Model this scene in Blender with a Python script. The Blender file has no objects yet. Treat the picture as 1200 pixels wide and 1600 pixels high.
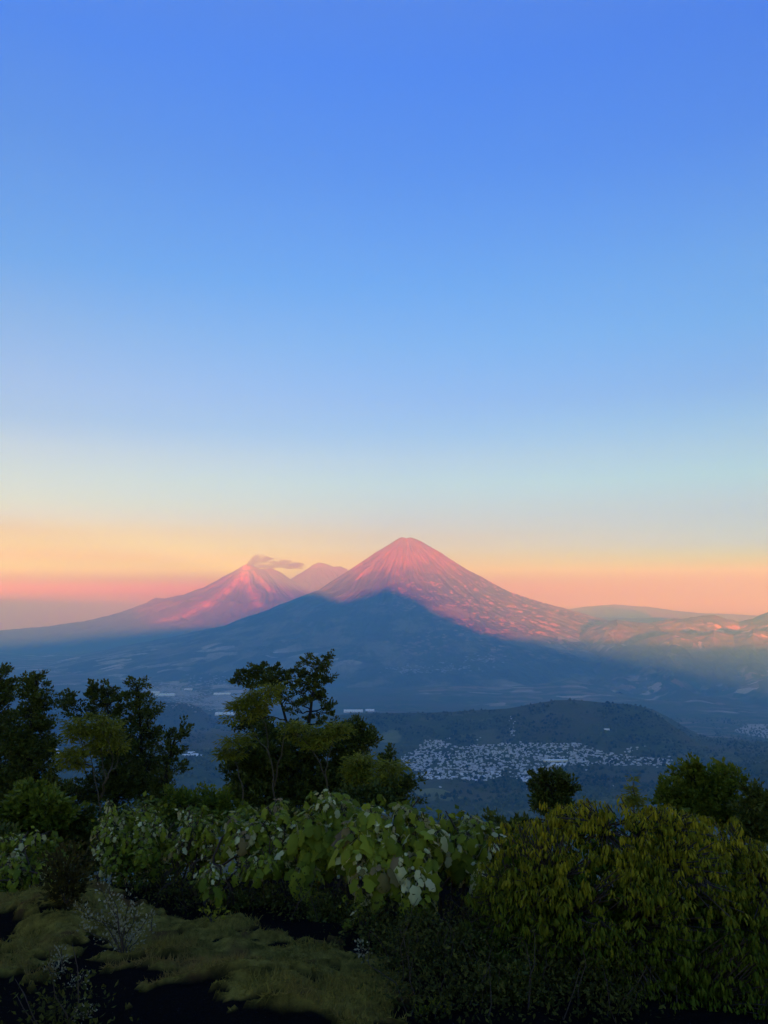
import bpy, math, random
import numpy as np
from mathutils import Vector, Matrix

# ------------------------------------------------------------------ camera
SC = bpy.context.scene
COL = SC.collection
rng = np.random.default_rng(11)
random.seed(11)
FPX, PITCH = 1204.0, math.radians(6.257)      # focal length in photo pixels, upward tilt
cam_data = bpy.data.cameras.new('camera')
cam = bpy.data.objects.new('camera', cam_data)
COL.objects.link(cam)
cam_data.sensor_fit = 'HORIZONTAL'
cam_data.sensor_width = 36.0
cam_data.lens = 36.0 * FPX / 1200.0
cam_data.clip_start = 0.05
cam_data.clip_end = 400000.0
cam.location = (0, 0, 0)
cam.rotation_euler = (math.radians(90) + PITCH, 0, 0)
SC.camera = cam

# ------------------------------------------------------------------ light and exposure
SUN_ELEV = 1.0                                  # degrees above the horizon, straight behind the camera
SUN_STRENGTH, SUN_COLOR = 3.1, (1.0, 0.40, 0.010)
EXPOSURE = 3.0
SKY_SCALE = 1.0                                 # sky radiance that goes with that exposure
SC.view_settings.view_transform = 'Standard'
SC.view_settings.look = 'None'
SC.view_settings.exposure = EXPOSURE
SC.view_settings.gamma = 1.0
SC.view_settings.use_curve_mapping = False

def srgb(r, g, b):
    f = lambda c: c / 12.92 if c <= 0.04045 else ((c + 0.055) / 1.055) ** 2.4
    return (f(r / 255), f(g / 255), f(b / 255), 1.0)

world = bpy.data.worlds.new('World')
SC.world = world
world.use_nodes = True
wn, wl = world.node_tree.nodes, world.node_tree.links
wn.clear()
w_out = wn.new('ShaderNodeOutputWorld')
w_bg = wn.new('ShaderNodeBackground')
w_geo = wn.new('ShaderNodeTexCoord')
w_sep = wn.new('ShaderNodeSeparateXYZ')
wl.new(w_geo.outputs['Generated'], w_sep.inputs[0])
def ramp_node(tree, stops, fac):
    n = tree.nodes.new('ShaderNodeValToRGB')
    e = n.color_ramp.elements
    while len(e) > 1: e.remove(e[-1])
    e[0].position, e[0].color = stops[0][0], stops[0][1]
    for p, c in stops[1:]:
        k = e.new(p); k.color = c
    tree.links.new(fac, n.inputs[0])
    return n
# twilight bands: (elevation in degrees, linear radiance), towards the south-west and towards the north-west
#BANDS_BEGIN
BANDS_SW = [
    (-4.00, (0.02, 0.022, 0.028)),
    (-0.56, (0.0, 0.0298, 0.5486)),
    (0.13, (0.0, 0.0, 0.0)),
    (0.52, (0.044, 0.0, 0.0)),
    (1.16, (0.0103, 0.0587, 0.0)),
    (1.81, (0.0296, 0.1663, 0.0)),
    (2.67, (0.0598, 0.056, 0.0)),
    (3.54, (0.0684, 0.0471, 0.0)),
    (4.41, (0.0674, 0.0258, 0.0)),
    (5.49, (0.0594, 0.029, 0.0549)),
    (6.57, (0.0559, 0.0337, 0.0376)),
    (8.31, (0.0528, 0.0317, 0.0136)),
    (10.04, (0.0471, 0.0253, 0.0039)),
    (12.19, (0.0318, 0.0149, 0.0)),
    (14.32, (0.0295, 0.0151, 0.0)),
    (18.50, (0.0193, 0.0129, 0.0)),
    (22.55, (0.0089, 0.0091, 0.0106)),
    (30.13, (0.0049, 0.0049, 0.02)),
    (36.26, (0.0023, 0.0037, 0.039)),
    (50.00, (0.0083, 0.0094, 0.0311)),
    (90.00, (0.0079, 0.0142, 0.051)),
]
BANDS_NW = [
    (-4.00, (0.02, 0.022, 0.028)),
    (-0.56, (0.0114, 0.0, 0.0)),
    (0.13, (0.0, 0.0, 0.0)),
    (0.52, (0.0, 0.0, 0.0)),
    (1.16, (0.0, 0.0, 0.0)),
    (1.81, (0.0, 0.0287, 0.0044)),
    (2.67, (0.0016, 0.0247, 0.2403)),
    (3.54, (0.0043, 0.0112, 0.2841)),
    (4.41, (0.0121, 0.0066, 0.1756)),
    (5.49, (0.0191, 0.0041, 0.0989)),
    (6.57, (0.0245, 0.0084, 0.0548)),
    (8.31, (0.0271, 0.0201, 0.0208)),
    (10.04, (0.0262, 0.0142, 0.0042)),
    (12.19, (0.0194, 0.0096, 0.0)),
    (14.32, (0.0138, 0.0038, 0.0)),
    (18.50, (0.0091, 0.0076, 0.005)),
    (22.55, (0.0072, 0.0068, 0.009)),
    (30.13, (0.0018, 0.0, 0.0242)),
    (36.26, (0.001, 0.0, 0.0337)),
    (50.00, (0.0083, 0.0094, 0.0311)),
    (90.00, (0.0079, 0.0142, 0.051)),
]
#BANDS_END
w_map = wn.new('ShaderNodeMapRange')            # z = sin(elevation) -> ramp position
w_map.inputs['From Min'].default_value = -0.2
w_map.inputs['From Max'].default_value = 1.0
wl.new(w_sep.outputs['Z'], w_map.inputs['Value'])
def band_pos(e): return (math.sin(math.radians(e)) + 0.2) / 1.2
r_sw = ramp_node(world.node_tree, [(band_pos(e), tuple(c) + (1,)) for e, c in BANDS_SW], w_map.outputs[0])
r_nw = ramp_node(world.node_tree, [(band_pos(e), tuple(c) + (1,)) for e, c in BANDS_NW], w_map.outputs[0])
w_az = wn.new('ShaderNodeMapRange')
w_az.inputs['From Min'].default_value = -0.42
w_az.inputs['From Max'].default_value = 0.42
wl.new(w_sep.outputs['X'], w_az.inputs['Value'])
w_mix = wn.new('ShaderNodeMix'); w_mix.data_type = 'RGBA'
wl.new(w_az.outputs[0], w_mix.inputs['Factor'])
wl.new(r_sw.outputs[0], w_mix.inputs['A'])
wl.new(r_nw.outputs[0], w_mix.inputs['B'])
w_scale = wn.new('ShaderNodeMix'); w_scale.data_type = 'RGBA'; w_scale.blend_type = 'MULTIPLY'
w_scale.inputs['Factor'].default_value = 1.0
w_scale.inputs['B'].default_value = (SKY_SCALE, SKY_SCALE, SKY_SCALE, 1)
wl.new(w_mix.outputs['Result'], w_scale.inputs['A'])
w_sky = wn.new('ShaderNodeTexSky')
w_sky.sky_type = 'NISHITA'
w_sky.sun_disc = False
w_sky.sun_elevation = math.radians(SUN_ELEV)
w_sky.sun_rotation = math.radians(180)
w_sky.altitude = 2300
w_sky.dust_density = 1.0
w_sky.ozone_density = 4.6
NISHITA_STRENGTH = 0.12
w_sk = wn.new('ShaderNodeMix'); w_sk.data_type = 'RGBA'; w_sk.blend_type = 'MULTIPLY'
w_sk.inputs['Factor'].default_value = 1.0
w_sk.inputs['B'].default_value = (NISHITA_STRENGTH,) * 3 + (1,)
wl.new(w_sky.outputs[0], w_sk.inputs['A'])
w_add = wn.new('ShaderNodeMix'); w_add.data_type = 'RGBA'; w_add.blend_type = 'ADD'
w_add.inputs['Factor'].default_value = 1.0
wl.new(w_scale.outputs['Result'], w_add.inputs['A'])
wl.new(w_sk.outputs['Result'], w_add.inputs['B'])
wl.new(w_add.outputs['Result'], w_bg.inputs['Color'])
w_bg.inputs['Strength'].default_value = 1.0
wl.new(w_bg.outputs[0], w_out.inputs['Surface'])

sun_data = bpy.data.lights.new('sun', 'SUN')
sun_data.energy = SUN_STRENGTH
sun_data.color = SUN_COLOR
sun_data.angle = math.radians(0.5)
sun = bpy.data.objects.new('sun', sun_data)
COL.objects.link(sun)
sun.rotation_euler = (math.radians(90 - SUN_ELEV), 0, 0)   # light travels towards +Y, a little downwards

SC.cycles.use_denoising = True
SC.cycles.denoiser = 'OPENIMAGEDENOISE'
SC.cycles.max_bounces = 8
SC.cycles.diffuse_bounces = 2
SC.cycles.glossy_bounces = 2
SC.cycles.transmission_bounces = 2
SC.cycles.volume_bounces = 4
SC.cycles.sample_clamp_indirect = 4.0

# ------------------------------------------------------------------ helpers
def pt(px, py, d):
    """world point of a photo pixel at forward distance d"""
    u, v = (px - 600.0) / FPX, (800.0 - py) / FPX
    y = math.cos(PITCH) - v * math.sin(PITCH)
    z = math.sin(PITCH) + v * math.cos(PITCH)
    return Vector((u / y * d, d, z / y * d))
def slope_of(py):
    v = (800.0 - np.asarray(py, float)) / FPX
    return (math.sin(PITCH) + v * math.cos(PITCH)) / (math.cos(PITCH) - v * math.sin(PITCH))
def pix(x, y, z):
    """photo pixel of world points (arrays)"""
    f = y * math.cos(PITCH) + z * math.sin(PITCH)
    w = -y * math.sin(PITCH) + z * math.cos(PITCH)
    f = np.where(np.abs(f) < 1e-6, 1e-6, f)
    return 600 + x / f * FPX, 800 - w / f * FPX

def hash2(ix, iy, seed):
    h = (ix.astype(np.int64) * 374761393 + iy.astype(np.int64) * 668265263 + seed * 1442695041) & 0xFFFFFFFF
    h = ((h ^ (h >> 13)) * 1274126177) & 0xFFFFFFFF
    h = (h ^ (h >> 16)) & 0xFFFFFFFF
    return h / 4294967295.0
def vnoise(x, y, seed=0):
    x = np.asarray(x, float); y = np.asarray(y, float)
    ix, iy = np.floor(x), np.floor(y)
    fx, fy = x - ix, y - iy
    fx = fx * fx * fx * (fx * (fx * 6 - 15) + 10); fy = fy * fy * fy * (fy * (fy * 6 - 15) + 10)
    a, b = hash2(ix, iy, seed), hash2(ix + 1, iy, seed)
    c, d = hash2(ix, iy + 1, seed), hash2(ix + 1, iy + 1, seed)
    return (a + (b - a) * fx) * (1 - fy) + (c + (d - c) * fx) * fy
def fbm(x, y, octaves=5, seed=0, gain=0.5):
    s, a, t = 0.0, 1.0, 0.0
    for i in range(octaves):
        s = s + a * (vnoise(x * 2 ** i + i * 17.3, y * 2 ** i - i * 9.1, seed + i) * 2 - 1)
        t += a; a *= gain
    return s / t
def ridged(x, y, octaves=4, seed=0):
    s, a, t = 0.0, 1.0, 0.0
    for i in range(octaves):
        s = s + a * (1 - np.abs(vnoise(x * 2 ** i + i * 5.7, y * 2 ** i + i * 3.3, seed + i) * 2 - 1))
        t += a; a *= 0.5
    return s / t
def sstep(a, b, x):
    t = np.clip((np.asarray(x, float) - a) / (b - a), 0, 1)
    return t * t * (3 - 2 * t)

def mesh_np(name, verts, faces, mats=(), smooth=True, attrs=None):
    """mesh from numpy arrays; faces (N,3) or (N,4), or a list of such arrays"""
    me = bpy.data.meshes.new(name)
    verts = np.asarray(verts, np.float32).reshape(-1, 3)
    groups = faces if isinstance(faces, list) else [faces]
    groups = [np.asarray(f, np.int32) for f in groups if len(f)]
    nl = sum(f.size for f in groups); nf = sum(len(f) for f in groups)
    me.vertices.add(len(verts)); me.vertices.foreach_set('co', verts.ravel())
    me.loops.add(nl); me.loops.foreach_set('vertex_index', np.concatenate([f.ravel() for f in groups]))
    tot = np.concatenate([np.full(len(f), f.shape[1], np.int32) for f in groups])
    start = np.concatenate([[0], np.cumsum(tot)[:-1]]).astype(np.int32)
    me.polygons.add(nf)
    me.polygons.foreach_set('loop_start', start)
    me.polygons.foreach_set('loop_total', tot)
    me.polygons.foreach_set('use_smooth', np.full(nf, smooth, bool))
    for m in mats: me.materials.append(m)
    for k, a in (attrs or {}).items():
        at = me.attributes.new(k, 'FLOAT', 'POINT')
        at.data.foreach_set('value', np.asarray(a, np.float32).ravel())
    me.update(calc_edges=True)
    return me
def link(name, me, parent=None, loc=None):
    o = bpy.data.objects.new(name, me)
    COL.objects.link(o)
    if parent is not None: o.parent = parent
    if loc is not None: o.location = loc
    return o
def tag(o, label=None, cat=None, group=None, kind=None):
    if label: o['label'] = label
    if cat: o['category'] = cat
    if group: o['group'] = group
    if kind: o['kind'] = kind
    return o
def grid_faces(ni, nj, wrap=False):
    """quads of an (ni, nj) vertex grid, j fastest; wrap closes the i direction"""
    i = np.arange(ni if wrap else ni - 1); j = np.arange(nj - 1)
    I, J = np.meshgrid(i, j, indexing='ij')
    I2 = (I + 1) % ni
    return np.stack([I * nj + J, I2 * nj + J, I2 * nj + J + 1, I * nj + J + 1], -1).reshape(-1, 4)

# ---- material helper
class Mat:
    def __init__(self, name, rough=0.9, spec=0.05):
        self.m = bpy.data.materials.new(name); self.m.use_nodes = True
        self.t = self.m.node_tree; self.n = self.t.nodes; self.l = self.t.links
        self.b = self.n['Principled BSDF']
        self.b.inputs['Roughness'].default_value = rough
        self.b.inputs['Specular IOR Level'].default_value = spec
        self.tc = self.n.new('ShaderNodeTexCoord')
        self.geo = self.n.new('ShaderNodeNewGeometry')
    def pos(self): return self.tc.outputs['Object']
    def noise(self, scale, detail=4, rough=0.55, vec=None, dist=0.0):
        n = self.n.new('ShaderNodeTexNoise')
        n.inputs['Scale'].default_value = scale; n.inputs['Detail'].default_value = detail
        n.inputs['Roughness'].default_value = rough; n.inputs['Distortion'].default_value = dist
        self.l.new(vec or self.pos(), n.inputs['Vector'])
        return n.outputs['Fac']
    def voronoi(self, scale, vec=None, out='Color', rnd=1.0):
        n = self.n.new('ShaderNodeTexVoronoi'); n.inputs['Scale'].default_value = scale
        n.inputs['Randomness'].default_value = rnd
        self.l.new(vec or self.pos(), n.inputs['Vector'])
        return n.outputs[out]
    def mapping(self, scale=(1, 1, 1), rot=(0, 0, 0), vec=None):
        n = self.n.new('ShaderNodeMapping'); n.inputs['Scale'].default_value = scale
        n.inputs['Rotation'].default_value = rot
        self.l.new(vec or self.pos(), n.inputs['Vector'])
        return n.outputs[0]
    def attr(self, name):
        n = self.n.new('ShaderNodeAttribute'); n.attribute_name = name
        return n.outputs['Fac']
    def rnd(self):
        return self.n.new('ShaderNodeObjectInfo').outputs['Random']
    def step(self, v, a, b):
        n = self.n.new('ShaderNodeMapRange'); n.interpolation_type = 'SMOOTHSTEP'
        n.inputs['From Min'].default_value = a; n.inputs['From Max'].default_value = b
        self.l.new(v, n.inputs['Value']); return n.outputs[0]
    def math(self, op, a, b=None):
        n = self.n.new('ShaderNodeMath'); n.operation = op
        for k, v in enumerate((a, b)):
            if v is None: continue
            if isinstance(v, (int, float)): n.inputs[k].default_value = v
            else: self.l.new(v, n.inputs[k])
        return n.outputs[0]
    def mix(self, fac, a, b, mode='MIX'):
        n = self.n.new('ShaderNodeMix'); n.data_type = 'RGBA'; n.blend_type = mode
        for sock, v in (('Factor', fac), ('A', a), ('B', b)):
            i = n.inputs[sock]
            if isinstance(v, (int, float)): i.default_value = v
            elif isinstance(v, tuple): i.default_value = v if len(v) == 4 else v + (1.0,)
            else: self.l.new(v, i)
        return n.outputs['Result']
    def color(self, c):
        if isinstance(c, tuple): self.b.inputs['Base Color'].default_value = c if len(c) == 4 else c + (1.0,)
        else: self.l.new(c, self.b.inputs['Base Color'])
        return self
    def bump(self, h, dist=0.1, strength=1.0):
        n = self.n.new('ShaderNodeBump'); n.inputs['Distance'].default_value = dist
        n.inputs['Strength'].default_value = strength
        self.l.new(h, n.inputs['Height']); self.l.new(n.outputs[0], self.b.inputs['Normal'])
        return self

# ------------------------------------------------------------------ terrain shape
D_TAB = np.array([0, 3, 5.5, 8, 10, 14, 22, 60, 300, 1000, 1700, 2300, 2800, 3400, 4200, 5000, 7000, 9000, 12000, 20000, 30000, 120000.])
Z_TAB = np.array([-1.75, -2.1, -2.40, -2.85, -3.5, -5.0, -7.7, -21, -105, -345, -535, -618, -658, -650, -720, -830, -1110, -1220, -1270, -1420, -1800, -2200.])
CREST_X = np.array([-20000, -10500, -7800, -6000, -4500, -3700, -3200, -2600, -2150, -1650, -1250, -822, -400, 75, 500, 900, 1500, 2000, 4200, 9000, 20000.])
CREST_PY = np.array([918, 925, 985, 990, 985, 957, 941, 927, 925, 924, 931, 943, 934, 923, 934, 952, 973, 983, 987, 990, 1000.])
CREST_Y = -6000.0
CREST_Z = -(CREST_PY - 932) / FPX * 18000 + (18000 - CREST_Y) * math.tan(math.radians(SUN_ELEV))
def base_z(x, y):
    """height of the land without its separate hills; the mountain the camera stands on rises behind"""
    r = np.hypot(x, y)
    zf = np.interp(r, D_TAB, Z_TAB)
    tilt = np.clip(1 - r / 300.0, 0, 1) * -0.045 * np.clip(x, -12, 12)
    zf = zf + tilt
    side = np.interp(np.abs(x), D_TAB, Z_TAB) + np.clip(1 - np.abs(x) / 300.0, 0, 1) * -0.045 * np.clip(x, -12, 12)
    crest = np.interp(x, CREST_X, CREST_Z)
    t = np.clip(-y / -CREST_Y, 0, 1)
    zb = side + (crest - side) * (t * t * (3 - 2 * t) * 0.5 + 0.5 * t)
    far = sstep(-CREST_Y, -CREST_Y + 9000, -y)
    zb = zb + (-900 - zb) * far * (y < CREST_Y)
    return np.where(y >= 0, zf, zb)
def land_z(x, y):
    z = base_z(x, y)
    r = np.hypot(x, y)
    a = np.clip((r - 60) / 2500, 0, 1)
    amp = 38 * a * np.where(r > 20000, 2.0, 1.0)
    n = fbm(x / 900.0, y / 900.0, 6, 3) * amp + fbm(x / 140.0, y / 140.0, 4, 31) * 5 * np.clip((r - 60) / 600, 0, 1)
    z = z + np.where(y >= 0, n, n * np.clip(1 + y / 400, 0, 1) * 0.3)
    # ravines on the far side of the valley, below the eastern hills
    m = sstep(1500, 5000, x) * sstep(7500, 10500, y) * (1 - sstep(15000, 22000, y))
    z = z + m * (ridged(x / 1100.0, y / 2600.0, 4, 9) - 0.6) * 420 + m * 260 * sstep(9000, 14500, y)
    # the town's terrace, kept even
    t = np.exp(-((x - 560) / 700) ** 4 - ((y - 3100) / 420) ** 4)
    z = z * (1 - t) + (np.interp(y, [2500, 2800, 3100, 3500], [-650, -657, -650, -632]) + fbm(x / 220., y / 220., 3, 8) * 4) * t
    # a small grassy dome this side of the town
    z = z + 30 * np.exp(-(((x - 165) / 95) ** 2 + ((y - 2560) / 110) ** 2))
    # loose sand and moss bank: lower just around the near ground sheet
    z = z - 0.7 * (1 - sstep(11, 15, r)) - 0.02
    return z

def az_rows():
    front = np.linspace(-30, 30, 640)
    back = np.linspace(30, 330, 260)[1:-1]
    a = np.radians(np.concatenate([front, back]))
    r = np.concatenate([np.geomspace(7, 60, 16), np.geomspace(60, 2000, 70)[1:], np.geomspace(2000, 5200, 160)[1:],
                        np.geomspace(5200, 20000, 250)[1:], np.geomspace(20000, 46000, 40)[1:]])
    return a, r
A, R_ = az_rows()
AA, RR = np.meshgrid(A, R_, indexing='ij')
lim = np.where(np.cos(AA) < 0, np.minimum(46000, 8600 / np.maximum(-np.cos(AA), 1e-3)), 46000)
RR = np.where(RR > 7000, 7000 + (RR - 7000) * (lim - 7000) / 39000, RR)   # the sheet reaches less far behind the mountain
TX, TY = np.sin(AA) * RR, np.cos(AA) * RR
TZ = land_z(TX, TY)

# ------------------------------------------------------------------ land materials
def land_material(name, forest=1.0, field_scale=1 / 260.0, field_amount=0.5, dry=(0.26, 0.17, 0.11)):
    M = Mat(name)
    warp = M.noise(1 / 500.0, 3)
    v = M.n.new('ShaderNodeVectorMath'); v.operation = 'MULTIPLY_ADD'
    comb = M.n.new('ShaderNodeCombineXYZ')
    M.l.new(warp, comb.inputs[0]); M.l.new(M.noise(1 / 420.0, 3), comb.inputs[1])
    v.inputs[1].default_value = (350, 350, 0); M.l.new(comb.outputs[0], v.inputs[0]); M.l.new(M.pos(), v.inputs[2])
    stretched = M.mapping((1, 1.7, 0.0), (0, 0, 0.5), v.outputs[0])
    cell = M.voronoi(field_scale, stretched)
    sep = M.n.new('ShaderNodeSeparateColor'); M.l.new(cell, sep.inputs[0])
    woods = M.mix(M.noise(1 / 90.0, 6, 0.65), (0.022, 0.036, 0.008), (0.115, 0.135, 0.030))
    woods = M.mix(M.math('MULTIPLY', M.step(M.noise(1 / 260.0, 5, 0.6), 0.55, 0.62), 0.7), woods, (0.15, 0.14, 0.05))
    woods = M.mix(M.step(M.noise(1 / 700.0, 4), 0.4, 0.65), woods, (0.10, 0.09, 0.03))
    field = M.mix(sep.outputs[1], (0.09, 0.10, 0.05), dry)
    field = M.mix(M.step(sep.outputs[2], 0.8, 0.9), field, (0.40, 0.34, 0.27))
    patch = M.math('MULTIPLY', M.step(sep.outputs[0], 1.0 - field_amount, 1.05 - field_amount),
                   M.step(M.noise(1 / 1700.0, 4), 0.42, 0.58))
    patch = M.math('MULTIPLY', patch, M.attr('farm'))
    c = M.mix(patch, woods, field)
    c = M.mix(M.attr('grass'), c, M.mix(M.noise(1 / 40.0, 4), (0.12, 0.13, 0.04), (0.22, 0.21, 0.07)))
    c = M.mix(M.attr('bare'), c, M.mix(M.noise(1 / 150.0, 4), (0.28, 0.25, 0.21), (0.55, 0.51, 0.46)))
    M.color(c)
    M.bump(M.noise(1 / 35.0, 5, 0.7), 14.0, 0.8)
    return M.m
LAND = land_material('land')
farm = sstep(4300, 6500, RR) * (TY > 0)
grass_dome = np.exp(-(((TX - 165) / 80) ** 2 + ((TY - 2540) / 75) ** 2))
grass_dome = sstep(0.3, 0.45, grass_dome + 0.12 * fbm(TX / 30., TY / 30., 3, 77))
TPX, TPY = pix(TX, np.maximum(TY, 1.0), TZ)
def soft(poly, f=6.0, wob=5.0):
    """1 inside a ground patch given by its outline in the photo, with a wandering edge"""
    qx = TPX + fbm(TX / 160., TY / 160., 3, 301) * wob * 2; qy = TPY + fbm(TX / 200., TY / 200., 3, 302) * wob * .5
    c = np.zeros(qx.shape, bool)
    for (x1, y1), (x2, y2) in zip(poly, poly[1:] + poly[:1]):
        if y1 != y2: c ^= ((y1 > qy) != (y2 > qy)) & (qx < (x2 - x1) * (qy - y1) / (y2 - y1) + x1)
    return c & (TY > 3500)
bare = 0.85 * soft([(1142, 1141), (1165, 1133), (1300, 1126), (1300, 1168), (1200, 1152), (1170, 1148)])
bare = np.maximum(bare, 0.75 * soft([(228, 1072), (270, 1062), (345, 1064), (392, 1080), (386, 1112), (345, 1118), (318, 1096), (240, 1090)]) * sstep(0.0, 0.25, fbm(TX / 230., TY / 330., 4, 311)))
for q in ([(300, 1049), (340, 1037), (382, 1031), (384, 1038), (335, 1051)], [(310, 1062), (386, 1047), (386, 1053), (320, 1068)], [(180, 1058), (240, 1048), (252, 1052), (190, 1063)], [(345, 1083), (400, 1078), (402, 1085), (352, 1090)],
          [(596, 1048), (660, 1040), (700, 1043), (640, 1054), (600, 1055)], [(690, 1036), (760, 1020), (790, 1022), (770, 1034), (720, 1044)]):
    bare = np.maximum(bare, 0.6 * soft(q) * sstep(-0.35, 0.1, fbm(TX / 150., TY / 260., 3, 321)))
terrain = link('terrain', mesh_np('terrain', np.stack([TX, TY, TZ], -1), grid_faces(len(A), len(R_), True), [LAND],
               attrs={'farm': farm, 'grass': grass_dome, 'bare': bare}))
tag(terrain, 'blue hazy valley floor of woods and fields stretching below the volcanoes', kind='structure')

# ------------------------------------------------------------------ volcanoes
def profile(points, px0, d):
    """(distance from the axis, height) pairs from silhouette pixels at distance d"""
    r = [abs((px - px0) / FPX * d) * 1.003 for px, py in points]
    z = [float(slope_of(py)) * d for px, py in points]
    return np.array(r), np.array(z)
def cone_mesh(name, cx, d, left, right, mats, n_ang=760, n_rad=230, rmax=9500, gully=1.0, seed=5, extra=None, notch=None):
    lx, lz = profile(left, cx, d); rx, rz = profile(right, cx, d)
    ang = np.linspace(0, 2 * np.pi, n_ang, endpoint=False)
    rad = rmax * np.linspace(0, 1, n_rad) ** 1.35
    G, Q = np.meshgrid(ang, rad, indexing='ij')
    w = 0.5 + 0.5 * np.cos(G)
    z = w * np.interp(Q, rx, rz) + (1 - w) * np.interp(Q, lx, lz)
    # radial ravines deepen down the slope
    k = 14.0
    wob = fbm(np.cos(G) * 2 + Q / 2500.0, np.sin(G) * 2 + Q / 2500.0, 3, seed) * 0.25
    rid = ridged(np.cos(G + wob) * k, np.sin(G + wob) * k, 3, seed + 3)
    depth = 95 * sstep(150, 1800, Q) * (1 - 0.6 * sstep(3000, rmax, Q)) * gully
    z = z + (rid - 0.62) * depth
    px, py = np.cos(G) * Q, np.sin(G) * Q
    z = z + fbm(px / 420., py / 420., 5, seed + 9) * 26 * gully * sstep(0, 900, Q)
    if notch is not None:
        z = z + notch(G, Q)
    ox = (cx - 600) / FPX * d
    attrs = {'rad': Q / rmax, 'rid': rid, 'east': np.cos(G), 'north': np.sin(G)}
    if extra is not None: attrs.update(extra(G, Q, px, py))
    V = np.stack([px, py, z], -1)
    me = mesh_np(name, V, grid_faces(n_ang, n_rad, True), mats, attrs=attrs)
    return link(name, me, loc=(ox, d, 0))

# the near cone, whose top catches the sun
MA = Mat('volcano_slope')
height = MA.n.new('ShaderNodeSeparateXYZ'); MA.l.new(MA.pos(), height.inputs[0])
hz = height.outputs['Z']
n1 = MA.noise(1 / 350.0, 5, 0.6); n2 = MA.noise(1 / 120.0, 5, 0.65)
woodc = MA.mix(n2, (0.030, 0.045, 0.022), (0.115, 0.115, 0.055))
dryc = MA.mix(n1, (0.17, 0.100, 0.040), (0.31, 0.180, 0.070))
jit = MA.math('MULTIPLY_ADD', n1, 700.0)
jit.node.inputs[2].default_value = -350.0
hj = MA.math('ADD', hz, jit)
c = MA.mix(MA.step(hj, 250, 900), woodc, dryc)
cellmap = MA.mapping((1, 1, 1.0))
cell = MA.voronoi(1 / 75.0, cellmap)
cs = MA.n.new('ShaderNodeSeparateColor'); MA.l.new(cell, cs.inputs[0])
fieldmask = MA.math('MULTIPLY', MA.step(MA.math('ADD', cs.outputs[0], MA.math('MULTIPLY', MA.noise(1 / 420.0, 4), 0.9)), 1.12, 1.2), MA.attr('plots'))
c = MA.mix(fieldmask, c, MA.mix(cs.outputs[1], (0.16, 0.10, 0.07), (0.36, 0.25, 0.18)))
c = MA.mix(MA.attr('scar'), c, (0.42, 0.24, 0.17))
big = MA.voronoi(1 / 420.0, MA.mapping((1, 1.9, 0), (0, 0, 0.3)))
bs = MA.n.new('ShaderNodeSeparateColor'); MA.l.new(big, bs.inputs[0])
lowmask = MA.math('MULTIPLY', MA.step(bs.outputs[0], 0.56, 0.60), MA.attr('low'))
c = MA.mix(lowmask, c, MA.mix(bs.outputs[1], (0.12, 0.13, 0.07), (0.48, 0.44, 0.36)))
c = MA.mix(MA.math('MULTIPLY', MA.step(MA.noise(1 / 800.0, 5, 0.6), 0.50, 0.60), MA.step(MA.attr('rad'), 0.22, 0.34)), c, MA.mix(n1, (0.10, 0.10, 0.05), (0.24, 0.22, 0.13)))
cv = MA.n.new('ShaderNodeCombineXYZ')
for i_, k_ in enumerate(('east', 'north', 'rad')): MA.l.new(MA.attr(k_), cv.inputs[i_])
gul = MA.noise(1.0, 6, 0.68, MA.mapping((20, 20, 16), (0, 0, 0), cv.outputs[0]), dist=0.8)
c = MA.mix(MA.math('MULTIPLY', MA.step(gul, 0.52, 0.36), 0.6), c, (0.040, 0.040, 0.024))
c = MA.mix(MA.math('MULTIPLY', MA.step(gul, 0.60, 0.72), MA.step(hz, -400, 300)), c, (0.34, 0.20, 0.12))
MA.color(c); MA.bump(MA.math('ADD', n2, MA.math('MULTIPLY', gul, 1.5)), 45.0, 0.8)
AGUA_D = 18000.0
def agua_extra(G, Q, px, py):
    east = sstep(-0.75, 0.35, np.cos(G)) * (np.sin(G) < 0.4)          # farmed flank
    plots = east * sstep(1300, 2300, Q) * (1 - sstep(5200, 6500, Q)) * sstep(-0.2, 0.2, fbm(px / 900., py / 900., 3, 55) + 0.25)
    scar = np.exp(-((G - 4.78) / 0.13) ** 2) * sstep(60, 200, Q) * (1 - sstep(380, 640, Q)) * (0.6 + 0.6 * fbm(px / 60., py / 60., 3, 5))
    patchy = np.clip(fbm(px / 1500., py / 1500., 3, 63) * 2.2 + 0.1, 0, 1)
    low = sstep(4300, 5600, Q) * (1 - sstep(9000, 9500, Q)) * patchy
    return {'plots': plots, 'scar': np.clip(scar, 0, 1), 'low': low}
def agua_notch(G, Q):
    return -30 * np.exp(-(Q / 130) ** 2) - 35 * np.exp(-((G - 4.75) / 0.3) ** 2) * np.exp(-((Q - 260) / 150) ** 2)
agua_l = [(635, 842), (625, 839.5), (612, 848), (590, 862), (550, 889), (500, 923), (470, 935), (450, 943), (400, 961), (350, 980), (250, 1001), (150, 1020), (50, 1042), (-80, 1060)]
agua_r = [(637, 842), (645, 840), (660, 847), (700, 873), (740, 899), (790, 926), (850, 946), (900, 959), (950, 973), (1000, 990), (1100, 1015), (1250, 1045)]
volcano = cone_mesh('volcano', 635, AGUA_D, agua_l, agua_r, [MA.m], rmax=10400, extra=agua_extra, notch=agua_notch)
tag(volcano, 'tall cone volcano whose top glows orange above the broad blue shadow', kind='structure')

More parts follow.
